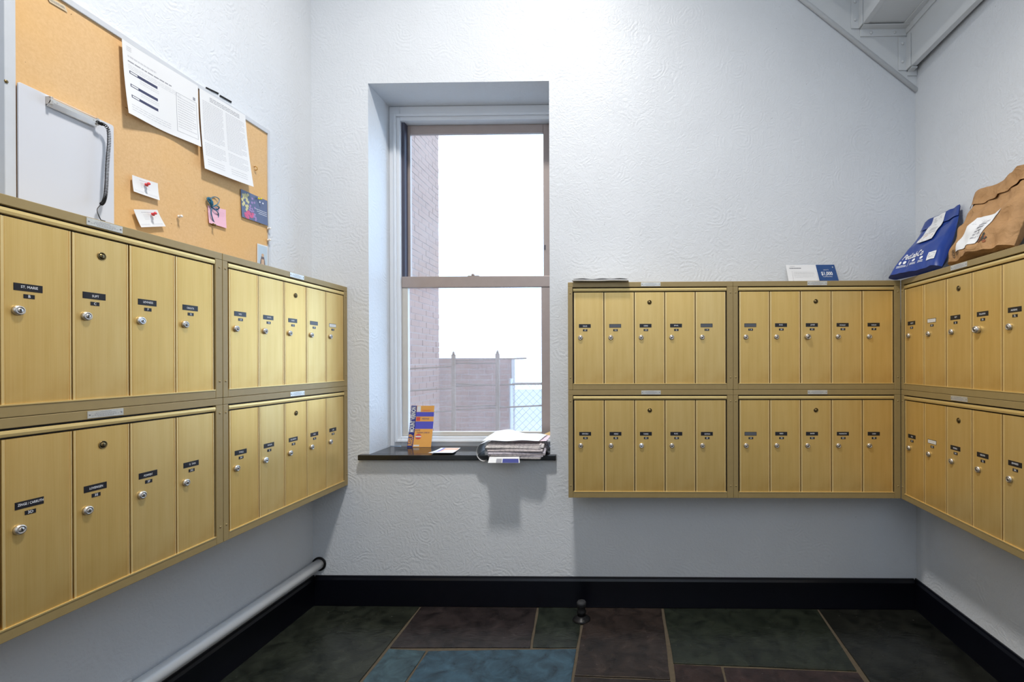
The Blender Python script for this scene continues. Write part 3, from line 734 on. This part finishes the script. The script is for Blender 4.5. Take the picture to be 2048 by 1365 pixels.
# ------------------------------------------------------------------ clipboard with coiled cord
XK = XC + .010
c = [on_x(*p, XK) for p in ((38, 167), (229, 248), (231, 448), (40, 400))]
cbz0 = ZLU + .003
kb = thing('clipboard', 'white clipboard with chrome clip hanging on the cork board', 'clipboard', (XK, (c[0].y + c[1].y) / 2, cbz0))
def KL(p): return Vector((p.x - XK, p.y - kb.location.y, p.z - cbz0))
M_cbw = plain('white masonite', (.66, .67, .71), .45, 0, .03, 4)
ptl, ptr = KL(c[0]), KL(c[1])
def rc(y0, y1, z0, z1, r_, n=5):
    pts = []
    for (cy_, cz_, a0) in ((y1 - r_, z1 - r_, 0), (y0 + r_, z1 - r_, PI / 2), (y0 + r_, z0 + r_, PI), (y1 - r_, z0 + r_, 1.5 * PI)):
        for i in range(n + 1): a = a0 + PI / 2 * i / n; pts.append((cy_ + r_ * math.cos(a), cz_ + r_ * math.sin(a)))
    return pts
zt_ = (ptl.z + ptr.z) / 2
b = MB(); b.prism([(-.006, y_, z_) for y_, z_ in rc(ptl.y, ptr.y, 0, zt_, .006)], (.004, 0, 0)); b.build('board', M_cbw, kb, bev=.0008)
k0, k1 = KL(on_x(92, 203, XK)), KL(on_x(190, 245, XK)); zc = (k0.z + k1.z) / 2
clip = MB()
clip.prism([(.0, k0.y, zc - .013), (.004, k0.y, zc - .012), (.012, k0.y, zc - .002), (.014, k0.y, zc + .006), (.010, k0.y, zc + .011), (-.002, k0.y, zc + .013), (-.002, k0.y, zc + .011), (.009, k0.y, zc + .009), (.0115, k0.y, zc + .005), (.003, k0.y, zc - .010)], (0, k1.y - k0.y, 0))
clp = clip.build('clip', plain('polished clip', (.85, .84, .82), .16, 1.0), kb, bev=.0006)
for yy in (k0.y + .014, k1.y - .014):
    b = MB(); b.lathe([(.006, 0), (.0055, .002), (.0035, .0028), (.0005, .003)], 14, (.0085, yy, zc - .001), (.72, 0, -.5)); b.build('clip_rivet', M_chrome, clp)
for yy in (k0.y, k1.y - .006):
    b = MB(); b.box(-.002, .013, yy, yy + .006, zc - .008, zc + .012); b.build('clip_end', M_chrome, clp, bev=.001)
# coil
path = [(190, 247), (199, 251), (206, 262), (207, 285), (205, 310), (203, 340), (202, 365), (200, 390), (196, 404), (191, 409)]
pp = [KL(on_x(x, y, XK)) + Vector((.016, 0, 0)) for x, y in path]
fine = []
for i in range(len(pp) - 1):
    p0, p1, p2, p3 = [pp[max(0, min(len(pp) - 1, j))] for j in (i - 1, i, i + 1, i + 2)]
    for k in range(12):
        t = k / 12; fine.append(.5 * ((2 * p1) + (-p0 + p2) * t + (2 * p0 - 5 * p1 + 4 * p2 - p3) * t * t + (-p0 + 3 * p1 - 3 * p2 + p3) * t ** 3))
fine.append(pp[-1])
L = [0]
for i in range(1, len(fine)): L.append(L[-1] + (fine[i] - fine[i - 1]).length)
tot = L[-1]; coil = []; turns = 62; n = turns * 9
j = 0
for k in range(n + 1):
    f = k / n; s_ = tot * (.0 + (f * .45 / .45 if False else (1 - (1 - f) ** 1.25)))
    while j < len(L) - 2 and L[j + 1] < s_: j += 1
    tt = (s_ - L[j]) / max(1e-9, L[j + 1] - L[j]); p = fine[j].lerp(fine[j + 1], min(1, tt)); tg = (fine[j + 1] - fine[j]).normalized()
    a_ = tg.cross(Vector((1, 0, 0))).normalized(); b_ = tg.cross(a_); ang = 2 * PI * turns * f
    coil.append(p + (a_ * math.cos(ang) + b_ * math.sin(ang)) * .0036)
cend = KL(Vector((XLB - .002, on_x(203, 437, XLB).y, ZLU + .001)))
w0_ = pp[-1]; w3_ = cend
for k in range(1, 17):
    t_ = k / 16; bz = [w0_, w0_ + Vector((.004, -.012, -.016)), w3_ + Vector((-.01, -.006, .03)), w3_]
    coil.append(bz[0] * (1 - t_) ** 3 + bz[1] * 3 * t_ * (1 - t_) ** 2 + bz[2] * 3 * t_ * t_ * (1 - t_) + bz[3] * t_ ** 3)
coil.append(cend + Vector((-.004, .014, .001)))
b = MB(); b.tube(coil, .0011, 5); b.build('coiled_cord', M_cordblk, kb)
b = MB(); b.lathe([(.004, 0), (.0045, .006), (.003, .012)], 10, KL(on_x(186, 244, XK)) + Vector((.014, 0, 0)), (0, 1, -.3)); b.build('cord_plug', M_cordblk, kb)

# ------------------------------------------------------------------ steel stairs crossing the upper right corner
st = thing('steel_staircase', 'underside of grey painted steel stairs sloping down into the upper right corner', 'stairs', (XR, YW, 2.2))
def SB(px, py): p = on_y(px, py, YW); return Vector((p.x - XR, 0, p.z - 2.2))
a0, a1 = SB(1832, 184), SB(1600, 0); d = (a1 - a0).normalized(); lowline = a0; far = a0 + d * 2.4
up_v = Vector((-d.z, 0, d.x)); up_v = up_v if up_v.z > 0 else -up_v
b = MB(); topz = Vector((0, 0, .46))
loop = [a0, far, far + topz, a0 + topz]
b.prism([(p.x, -.012, p.z) for p in loop], (0, .011, 0))
b.tube([(a0.x, -.010, a0.z), (far.x, -.010, far.z)], .010, 10)
b.build('wall_stringer', M_steel, st)
r1 = SB(1717, 60); r2 = SB(1811, 143); RUN = (r2.x - r1.x); RISE = (r1.z - r2.z)
YD = -1.05
for k in range(-1, 9):
    # step k: riser bottom corner
    x = r1.x - RUN * k; z = r1.z + RISE * k
    b = MB(); b.box(x - .003, x, YD, -.013, z, z + RISE + (.004 if k >= 0 else 0)); b.box(x - .003, x + .022, YD, -.013, z - .0035, z)
    b.build('riser', M_steel, st, bev=.001)
    b = MB(); x1 = x + RUN if k >= 0 else min(x + .03, -.002)
    b.box(x - .0, x1 - .004, YD, -.013, z, z + .003); b.box(x1 - .034, x1 - .004, YD, -.013, z - .006, z); b.box(x1 - .010, x1 - .004, YD, -.013, z - .034, z)
    if k >= 0: b.build('tread', M_steel, st, bev=.001)
    # carrier angles bolted to the stringer
    a = MB(); a.box(x - .042, x - .004, -.018, -.0125, z - .004, z + RISE - .05); a.box(x - .008, x - .004, -.050, -.0125, z - .004, z + RISE - .05); ao = a.build('carrier_angle', M_steel, st, bev=.0015)
    for zz in (.035, .12): c_ = MB(); c_.lathe([(.007, 0), (.0062, .004), (.002, .006)], 8, (x - .024, -.018, z + zz)); c_.build('bolt', M_steel, ao)
    if k >= 0:
        a = MB(); a.box(x, x + RUN - .004, -.018, -.0125, z - .042, z - .006); a.box(x, x + RUN - .004, -.050, -.0125, z - .010, z - .006); ao = a.build('carrier_angle', M_steel, st, bev=.0015)
        for xx in (.05, .16): c_ = MB(); c_.lathe([(.007, 0), (.0062, .004), (.002, .006)], 8, (x + xx, -.018, z - .027)); c_.build('bolt', M_steel, ao)
x = r2.x; z = r2.z
b = MB(); b.box(x, -.026, YD, -.013, z, z + .003); b.build('tread', M_steel, st)
a = MB(); a.box(x, -.004, -.018, -.0125, z - .03, z - .006); a.box(x, -.02, -.05, -.0125, z - .010, z - .006); a.build('carrier_angle', M_steel, st)
b = MB(); b.prism([(p.x, YD - .012, p.z) for p in [Vector((-.03, 0, a0.z + .02)), far, far + topz, Vector((-.03, 0, a0.z + .46))]], (0, .011, 0)); b.build('outer_stringer', M_steel, st)

# ------------------------------------------------------------------ door stop on the floor
q = on_z(1163, 1240, 0)
ds = thing('door_stop', 'small black round door stop standing on the slate by the baseboard', 'door stop', (q.x, q.y, 0))
b = MB(); b.lathe([(.040, 0), (.041, .003), (.036, .008), (.024, .014), (.018, .02)], 28, (0, 0, 0), 'z'); b.build('base', M_cordblk, ds)
b = MB(); b.lathe([(.018, .018), (.0185, .030), (.021, .033), (.021, .040), (.0185, .043), (.019, .062), (.021, .066)], 24, (0, 0, 0), 'z'); b.build('post', M_cordblk, ds)
b = MB(); b.lathe([(.021, .066), (.0215, .078), (.018, .084), (.004, .085)], 24, (0, 0, 0), 'z'); b.build('rubber_cap', plain('black rubber', (.02, .021, .024), .7), ds)
b = MB(); b.lathe([(.003, .0), (.003, .001)], 8, (.012, -.031, .010), 'z'); b.build('screw', M_chrome, ds)

# ------------------------------------------------------------------ things on the sill
M_or = plain('orange print', (.86, .42, .10), .6, 0, .03); M_bl = plain('violet blue print', (.10, .10, .56), .6, 0, .04); M_nv = plain('navy print block', (.025, .035, .22), .6); M_rd = plain('red print', (.70, .10, .08), .6)
yb, yt = YR - .030, YR - .010
def fly(u, v, o=0.0):
    c4 = [on_y(814, 897, yb), on_y(862, 897, yb), on_y(869, 813, yt), on_y(823, 812, yt)]
    p = c4[0].lerp(c4[1], u).lerp(c4[3].lerp(c4[2], u), v); zb_ = SILL_Z + .001; zt = c4[3].z
    p.z = zb_ + (zt - zb_) * v; p.y += .006 * math.sin(PI * v) - o - .0005; return p
b = MB(); b.sheet(lambda u, v, o: fly(u, v, o), 6, 12, .0004)
F = lambda u0, u1, v0, v1, m, o=.0007: patch(b, fly, u0, u1, v0, v1, m, o)
F(0, .24, 0, 1, 3); F(.24, 1, .92, 1, 1); F(.24, 1, .845, .92, 1); F(.24, 1, .735, .845, 2); F(.24, 1, .615, .735, 1); F(.24, 1, .435, .615, 2); F(.24, 1, 0, .435, 1)
F(.26, .42, .63, .72, 4, .0009); F(.26, .42, .85, .99, 0, .0009)
def vert(x, y, c0, sc_): return fly(.12 - y, c0 + x, .0010)
Hf = .215; Wf = .115
b.text('RISEUP', .030, lambda x, y: fly(.125 - y / Wf, .17 + x / Hf, .0019), 1, bold=.03, width=.058)
b.text('MOUNT VERNON', .030, lambda x, y: fly(.125 - y / Wf, .665 + x / Hf, .0019), 0, bold=.03, width=.132)
b.text('NO MORE KINGS' if False else 'MEETINGS', .010, lambda x, y: fly(.66 + x / Wf, .68 + y / Hf, .0019), 3, width=.035)
b.text('COMMUNITY', .010, lambda x, y: fly(.66 + x / Wf, .88 + y / Hf, .0019), 4, width=.042)
for v0, v1 in ((.75, .83), (.45, .60)): lines(b, fly, .30, .95, v0, v1, 3 if v1 - v0 < .1 else 5, 6, .3, 50)
b.text('VOTE', .010, lambda x, y: fly(.36 + x / Wf, .402 + y / Hf, .0019), 3)
b.text('TUESDAY, JUNE 24', .010, lambda x, y: fly(.60 + x / Wf, .345 + y / Hf, .0019), 3, width=.062)
b.add([fly(.42 + .13 * math.cos(a), .25 + .065 * math.sin(a), .0010) for a in [2 * PI * i / 24 for i in range(24)]], [tuple(range(24))], 4)
b.add([fly(.42 + .12 * a, .25 + .016 * c_, .0012) for a, c_ in ((-1, -1), (1, -1), (1, 1), (-1, 1))], [(0, 1, 2, 3)], 0)
lines(b, fly, .28, .9, .06, .14, 3, 5, .2, 51); F(.26, .5, .02, .055, 0, .0009)
tag(b.build('flyer', [M_paper, M_or, M_bl, M_nv, M_rd, M_ink, plain('pale blue print', (.32, .34, .75), .6)]), 'orange and blue campaign flyer standing against the window at the left of the sill', 'flyer')
def fl2(u, v, o=0.0):
    # lying leaflet, front edge curled up
    A, B_, C_, D_ = Vector((-.918, 2.305)), Vector((-.790, 2.300)), Vector((-.742, 2.455)), Vector((-.862, 2.462))
    p = A.lerp(B_, u).lerp(D_.lerp(C_, u), v); return Vector((p.x, p.y, SILL_Z + .0012 + .012 * (1 - v) ** 3 + o))
A_ = on_z(857, 910, SILL_Z + .012); 
def fl2(u, v, o=0.0):
    A = on_z(856, 906.5, SILL_Z + .012); B_ = on_z(905, 906.5, SILL_Z + .012); C_ = on_z(921, 896.6, SILL_Z); D_ = on_z(882, 896.6, SILL_Z)
    p = A.lerp(B_, u).lerp(D_.lerp(C_, u), v); return Vector((p.x, p.y, SILL_Z + .0008 + .0115 * (1 - v) ** 2 + o))
b = MB(); b.sheet(fl2, 8, 8, .0004); patch(b, fl2, .22, .98, .30, .95, 1); patch(b, fl2, .40, .95, .36, .62, 0, .0009); patch(b, fl2, .17, .21, .05, .95, 2); patch(b, fl2, .22, .26, .3, .95, 2, .0009)
tag(b.build('leaflet', [M_paper, plain('peach print', (.80, .50, .34), .6), M_bl]), 'white and peach leaflet lying flat in the middle of the black sill', 'leaflet')

# newspapers
def news_mat(name, c):
    m, nt, b = new_mat(name); v = coord(nt, 'Object', (1, 1, 1))
    n = noise(nt, v, 90, 3); nt.links.new(mix_rgb(nt, ramp(nt, n, .48, .60, 0, .5), c, (.25, .24, .28)), b.inputs['Base Color']); b.inputs['Roughness'].default_value = .8; return m
NM = [news_mat('newsprint %d' % i, c) for i, c in enumerate([(.66, .60, .60), (.58, .54, .58), (.72, .68, .66), (.50, .44, .46), (.62, .58, .64)])]
nx0, nx1 = on_y(972, 915, YW - .02).x, on_y(1095, 915, YW - .02).x
nx1 = min(nx1, WX1 - .006)
ncx = (nx0 + nx1) / 2; NW = nx1 - nx0
rn = random.Random(12)
z = SILL_Z + .0042
NLAB = ['lowest folded newspaper of the stack on the sill', 'second folded newspaper from the bottom of the sill stack', 'third folded newspaper from the bottom of the sill stack', 'fourth folded newspaper from the bottom of the sill stack', 'middle folded newspaper of the stack on the sill', 'folded newspaper just above the middle of the sill stack', 'third folded newspaper from the top of the sill stack', 'second folded newspaper from the top of the sill stack', 'topmost folded newspaper, just under the loose white papers']
def newspaper(z, wd, dp, th, cx_, cyf, rot, mat, label, seed, drp=.012):
    r = random.Random(seed); leaves = 4
    t = thing('newspaper', label, 'newspaper', (cx_, cyf + dp / 2, z), rot, 'folded newspapers stacked on the window sill')
    lt = th / leaves
    for k in range(leaves):
        x0 = -wd / 2 + r.uniform(0, .006); x1 = wd / 2 - r.uniform(0, .008); y0 = -dp / 2 + r.uniform(0, .006)
        ph = r.uniform(0, 6); am = r.uniform(.0004, .0012)
        def fn(u, v, o, k=k):
            x = x0 + (x1 - x0) * u; yy = y0 + (dp / 2 - y0) * v
            dr = max(0, .30 - v) / .30
            return Vector((x, yy, -drp * dr * dr + k * lt + am * math.sin(u * 7 + ph) * (.3 + .7 * (1 - v)) + .0003 * math.sin(v * 9 + ph) + o + am))
        m = MB(); m.sheet(fn, 14, 4, lt * .72, 0); m.build('page_section', mat, t)
for k in range(9):
    th = rn.uniform(.0056, .0074)
    wd = NW * rn.uniform(.84, .93) if k not in (0,) else NW * .85
    newspaper(z, wd, rn.uniform(.17, .185), th, ncx + rn.uniform(-.5, .5) * (NW - wd) * .9, YW - .066 + rn.uniform(-.014, .014), rn.uniform(-.05, .05), NM[rn.randrange(5)], NLAB[k], 60 + k)
    z += th + .0003
ZS = z
# loose papers on top
def top_sheet(name, pts, zf, mat, label, cat, seed):
    r = random.Random(seed); A, B_, C_, D_ = [Vector((x, y, 0)) for x, y in pts]
    def fn(u, v, o): p = A.lerp(B_, u).lerp(D_.lerp(C_, u), v); p.z = zf(u, v) + o; return p
    b = MB(); b.sheet(fn, 20, 12, .0005); return tag(b.build(name, mat), label, cat)
y0s = YW - .060
top_sheet('paper_sheet', [(ncx - .02, y0s + .01), (nx1 - .004, y0s + .03), (nx1 - .004, y0s + .20), (ncx - .02, y0s + .19)], lambda u, v: ZS + .003 + .004 * v + .001 * math.sin(u * 8), plain('pale pink paper', (.82, .66, .72), .7), 'pale pink sheet sticking out at the right of the newspaper stack', 'paper', 1)
top_sheet('paper_sheet', [(nx0 - .005, y0s), (nx1 - .035, y0s + .004), (nx1 - .02, y0s + .19), (nx0 + .01, y0s + .20)], lambda u, v: ZS + .010 + .018 * v * (1 - u) + .010 * math.exp(-((u - .25) / .18) ** 2) * (v ** .7) + .002 * math.sin(u * 11 + v * 5), M_paper, 'large crumpled white sheet lying on top of the newspaper stack', 'paper', 2)
# white sheet curling over the left end of the stack
def curl(u, v, o):
    L_ = .10 * u; yy = y0s + .012 + .15 * v + .03 * (1 - u)
    if u < .35: x = nx0 + .02 - (.35 - u) * 0 - .0; 
    R_ = .026 + .004 * v; s0 = .050
    s_ = .150 * u
    if s_ < s0: x = nx0 + .025 - s_; z_ = ZS + .006 - s_ * .35
    else:
        a = (s_ - s0) / R_; x0_, z0_ = nx0 + .025 - s0, ZS + .006 - s0 * .35
        x = x0_ - (R_ * 0 + (R_ + o) * math.sin(a + .35)) + R_ * math.sin(.35); z_ = z0_ - R_ * math.cos(.35) * 0 - (R_ * math.cos(.35) - (R_ + o) * math.cos(a + .35)) - (s_ - s0) * .35
        return Vector((x, yy, z_))
    return Vector((x, yy, z_ + o))
b = MB(); b.sheet(curl, 26, 6, .0006)
tag(b.build('curled_paper', [M_paper]), 'glossy white page curling down over the left side of the newspaper stack', 'paper')
q0 = on_y(979, 927, YW - .03)
def card(u, v, o):
    A, B_ = on_y(978, 922, YW - .100), on_y(1041, 926, YW - .10); C_, D_ = on_y(1040, 915, YW + .02), on_y(990, 915, YW + .02)
    p = A.lerp(B_, u); x = p.x + (D_.lerp(C_, u).x - p.x) * v
    return Vector((x, YW - .118 + .030 * min(1, v / .3) + .14 * max(0, v - .3), SILL_Z + .0022 + o - .020 * max(0, (.30 - v) / .30) ** 1.2))
b = MB(); b.sheet(card, 8, 14, .0005); patch(b, card, .45, .97, .0, .2, 1, -.0006); patch(b, card, .45, .97, .0, .2, 1, .0007); patch(b, card, .25, .43, .0, .2, 2, .0007)
tag(b.build('leaflet', [M_paper, M_nv, M_ink]), 'white and dark blue leaflet drooping over the sill edge under the newspapers', 'leaflet')
M_manila = plain('manila envelope', (.78, .56, .26), .7)
b = MB(); ex = nx1 - .045; b.prism([(ex, YW + .13, ZS + .010), (nx1 - .002, YW + .12, ZS + .004), (nx1 - .002, YW + .12, ZS + .030)], (0, .003, 0)); tag(b.build('envelope_corner', M_manila), 'tan envelope flap poking up behind the right end of the newspapers', 'envelope')

# ------------------------------------------------------------------ things on top of the back bank
ea = on_y(1144, 560, YB - .02).x; eb = on_y(1257, 560, YB - .02).x
def env(u, v, o): return Vector((ea + (eb - ea) * u + .004 * v, YB - .030 + .115 * v, ZT + .0012 + .0012 * math.sin(u * 5 + 1) ** 2 + .0008 * math.sin(v * 4) + o))
b = MB(); b.sheet(lambda u, v, o: env(u, v, o), 16, 6, .004); b.sheet(lambda u, v, o: env(u * .96 + .02, v, o + .0062 + .003 * math.sin(u * 9) ** 2), 16, 6, .003)
tag(b.build('envelope', M_paper), 'padded white envelope jutting over the left end of the back mailboxes', 'envelope')
pa = [on_y(1572, 530, YW - .010), on_y(1669, 530, YW - .010)]; pb_ = [on_y(1578, 577, YW - .035), on_y(1679, 577, YW - .035)]
def pc(u, v, o=0.0):
    lo_, hi = Vector((pb_[0].x, YW - .040, ZT + .001)).lerp(Vector((pb_[1].x, YW - .040, ZT + .001)), u), Vector((pa[0].x, YW - .006, pa[0].z)).lerp(Vector((pa[1].x, YW - .006, pa[0].z)), u)
    p = lo_.lerp(hi, v); return Vector((p.x, p.y - o, p.z - o * .3))
b = MB(); b.sheet(lambda u, v, o: pc(u, v, o), 4, 4, .0006); patch(b, pc, .615, 1, 0, 1, 1, .0009); Wp = .245; Hp = .125
b.text('$1,000', .030, lambda x, y: pc(.80 + x / Wp, .56 + y / Hp, .0013), 2, bold=.02, width=.056)
b.text('SAVE UP TO', .008, lambda x, y: pc(.80 + x / Wp, .74 + y / Hp, .0013), 2, width=.026)
b.text('on qualified purchases', .009, lambda x, y: pc(.80 + x / Wp, .42 + y / Hp, .0013), 2, width=.046)
outline(b, pc, .10, .60, .10, .70, 3, .006); lines(b, pc, .13, .55, .35, .66, 5, 3, .25, 71); lines(b, pc, .06, .30, .80, .86, 1, 4, .9, 72); lines(b, pc, .08, .18, .90, .94, 1, 3, .8, 73)
blob(b, pc, .95, .88, .015, .03, 3, 0, .0012)
tag(b.build('postcard', [M_paper, plain('deep blue print', (.02, .07, .22), .45), M_txt, M_inkl, M_ink]), 'blue and white postcard with $1,000 leaning on the wall above the back mailboxes', 'postcard')

# ------------------------------------------------------------------ parcels on the right bank
def wx(y): return xr(y)
class Pillow:
    """a soft mailer: corner points of its mid surface (bottom-left, bottom-right, top-right, top-left) plus belly"""
    def __init__(s, c, thick, sag, wr, seed, profile=None):
        s.c = [Vector(p) for p in c]; s.t = thick; s.sag = sag; s.wr = wr; s.seed = seed; s.pf = profile
        s.n = (s.c[1] - s.c[0]).cross(s.c[3] - s.c[0]).normalized()
    def mid(s, u, v):
        p = s.c[0].lerp(s.c[1], u).lerp(s.c[3].lerp(s.c[2], u), v)
        return p + s.n * (s.sag * (v * v - v) * 4 * -.25 * -1)
    def w(s, u, v):
        k = s.seed
        return s.wr * (math.sin(7 * u + 5 * v + k) + .6 * math.sin(13 * u - 9 * v + 2 * k) + .45 * math.sin(23 * v + 6 * u + k) + .3 * math.sin(31 * u + 17 * v * v) - .9 * abs(math.sin(5 * u - 11 * v + k)) - .7 * abs(math.sin(17 * u + 8 * v + k)))
    def th(s, u, v):
        e = max(0, min(1, min(u, 1 - u) / .13)); e = math.sin(e * PI / 2) ** .8
        bt = 1 if s.pf is None else s.pf(v)
        return s.t * bt * (.04 + .96 * e)
    def front(s, u, v, o=0.0):
        amp = min(1, 6 * min(u, 1 - u) + .15)
        return s.mid(u, v) + s.n * (s.th(u, v) * .5 + s.w(u, v) * amp + o)
    def back(s, u, v): return s.mid(u, v) - s.n * (s.th(u, v) * .5)
    def body(s, b, nu=44, nv=44, m=0):
        b.grid(lambda u, v: s.front(u, v), nu, nv, m, True); b.grid(lambda u, v: s.back(u, v), nu, nv, m, True, True)
        for e in (0, 1):
            b.grid(lambda a, v, e=e: s.front(e, v).lerp(s.back(e, v), a), 1, nv, m, False, e == 1); b.grid(lambda u, a, e=e: s.front(u, e).lerp(s.back(u, e), a), nu, 1, m, False, e == 0)
# blue poly mailer in the corner
q1 = on_x(1850, 447, wx(2.1) - .012); q2 = on_x(1921, 411, wx(1.95) - .012)
zb0 = ZT + .011
blue = Pillow([(1.205, 2.150, zb0), (1.262, 1.885, zb0), (wx(q2.y) - .012, q2.y, q2.z), (wx(q1.y) - .012, q1.y, q1.z)], .055, .05, .0022, 1.3, lambda v: .12 + 1.25 * max(0, math.sin(PI * min(1, (v + .10) / .95))) ** .8 * (1 - .55 * v))
M_mail = plain('blue poly film', (.012, .045, .26), .28, 0, .15, 9, .25)
t = thing('blue_mailer', 'shiny blue poly mailer with white label leaning in the right corner', 'package', (1.25, 2.03, zb0))
def rel(t, f): return lambda *a: f(*a) - t.location
class Rel:
    def __init__(s, P_, t): s.P = P_; s.t = Vector(t.location)
    def __call__(s, u, v, o=0.0): return s.P.front(u, v, o) - s.t
b = MB(); blue.body(b); b.v = [tuple(Vector(p) - Vector(t.location)) for p in b.v]; b.build('mailer_bag', M_mail, t)
bf = Rel(blue, t)
b = MB(); b.sheet(lambda u, v, o: bf(u, .84 + .165 * v, .0035 + o), 20, 6, .0012); b.build('folded_flap', M_mail, t)
b = MB(); lab = lambda u, v, o=0.0: bf(.30 + .34 * u, .50 + .49 * v, .0058 + o); b.sheet(lab, 8, 12, .0006); lines(b, lab, .08, .8, .60, .92, 7, 1, .3, 81)
lines(b, lab, .08, .9, .05, .28, 6, 2, .6, 82); patch(b, lab, .05, .95, .30, .315, 1, .0012)
for kx in range(9):
    if kx % 2 == 0: patch(b, lab, .42 + .05 * kx, .45 + .05 * kx, .36, .52, 1, .0012)
b.build('shipping_label', [M_paper, M_ink, plain('tan print', (.45, .40, .36), .7)], t)
b = MB(); b.text('PetLabCo', .050, lambda x, y: bf(.40 + x / .27, .27 + y / .33, .0016), 0, bold=.02, width=.115)
for k, u in enumerate((.18, .27, .46, .62)): b.add([bf(u + .03 * math.cos(a), .175 + .026 * math.sin(a), .0016) for a in [2 * PI * i / 14 for i in range(14)]], [tuple(range(14))], 0)
for u0, u1 in ((.13, .32), (.40, .52), (.57, .67)): lines(b, bf, u0, u1, .10, .14, 2, 0, .5, 83)
patch(b, bf, .355, .362, .09, .20, 0, .0016); b.build('printed_logo', [M_txt], t)
b = MB(); s2 = lambda u, v, o=0.0: bf(.74 + .15 * u, .10 + .13 * v, .0018 + o); b.sheet(s2, 4, 4, .0006); lines(b, s2, .1, .9, .2, .85, 5, 1, .4, 84); b.build('small_sticker', [M_paper, M_ink], t)
# brown kraft parcel
M_kraft = None
def kraft():
    m, nt, b = new_mat('kraft paper'); v = coord(nt); n = noise(nt, v, 14, 5, 1.5); n2 = noise(nt, v, 180, 2)
    nt.links.new(mix_rgb(nt, n, (.36, .19, .072), (.48, .27, .115)), b.inputs['Base Color']); b.inputs['Roughness'].default_value = .75
    bump(nt, b, noise(nt, v, 24, 4, .9), .9, .010); return m
M_kraft = kraft()
q1 = on_x(1943, 388, 1.375); q2 = on_x(2075, 322, 1.375)
brown = Pillow([(1.262, 1.850, zb0), (1.256, 1.540, zb0), (wx(q2.y) - .016, q2.y, q1.z + .012), (wx(q1.y) - .016, q1.y, q1.z)],   .075, .03, .0066, 4.1, lambda v: .16 + 1.15 * max(0, math.sin(PI * min(1, (v + .16) / 1.02))) ** .8 * (1 - .55 * v))
t = thing('brown_parcel', 'crumpled brown paper parcel with white shipping label on the right mailboxes', 'package', (1.25, 1.64, zb0))
b = MB(); brown.body(b); b.v = [tuple(Vector(p) - Vector(t.location)) for p in b.v]; b.build('parcel_bag', M_kraft, t)
gf = Rel(brown, t)
b = MB(); b.sheet(lambda u, v, o: gf(u, .78 + .225 * v, .0045 + o + .002 * math.sin(u * 17)), 24, 8, .0014); b.build('folded_flap', M_kraft, t)
b = MB(); lab = lambda u, v, o=0.0: gf(.20 + .36 * u + .17 * v, .09 + .40 * v, .0022 + o); b.sheet(lab, 8, 14, .0006)
for k in range(17): 
    if k % 3 != 2: patch(b, lab, .55, .88, .22 + .030 * k, .22 + .030 * k + (.016 if k % 2 else .022), 1, .0012)
lines(b, lab, .10, .85, .74, .90, 4, 1, .25, 91)
b.build('shipping_label', [M_paper, M_ink], t)
b = MB(); b.text('@ 100%', .03, lambda x, y: gf(.20 + x / .33, .085 + y / .30, .0015), 0, width=.045)
b.build('printed_symbols', [plain('dark print on kraft', (.05, .045, .035), .8)], t)
b = MB(); r = random.Random(9)
for k in range(16): blob(b, gf, .62 + r.uniform(-.09, .09), .15 + r.uniform(-.06, .07), .016, .022, 0 if k % 3 else 1, k, .0016 + .00003 * k)
b.build('printed_emblem', [plain('dark print on kraft', (.05, .045, .035), .8), plain('rust print', (.30, .09, .03), .8)], t)
# dark grey mailer behind both
M_dk = plain('charcoal poly film', (.045, .055, .075), .4, 0, .15, 12, .2)
g = Pillow([(1.345, 1.935, ZT + .012), (1.330, 1.865, ZT + .012), (wx(1.9) - .03, 1.875, ZT + .15), (wx(1.9) - .03, 1.925, ZT + .15)], .016, .0, .001, 2.2)
b = MB(); g.body(b, 10, 14)
tag(b.build('grey_mailer', M_dk), 'small charcoal mailer wedged between the blue mailer and the brown parcel', 'package')
g = Pillow([(1.300, 1.500, ZT + .018), (1.292, 1.20, ZT + .018), (wx(1.2) - .035, 1.20, ZT + .17), (wx(1.5) - .035, 1.50, ZT + .17)], .03, .0, .002, 3.2)
b = MB(); g.body(b, 20, 12)
tag(b.build('grey_mailer', M_dk), 'charcoal poly mailer at the right edge, beyond the brown parcel', 'package')
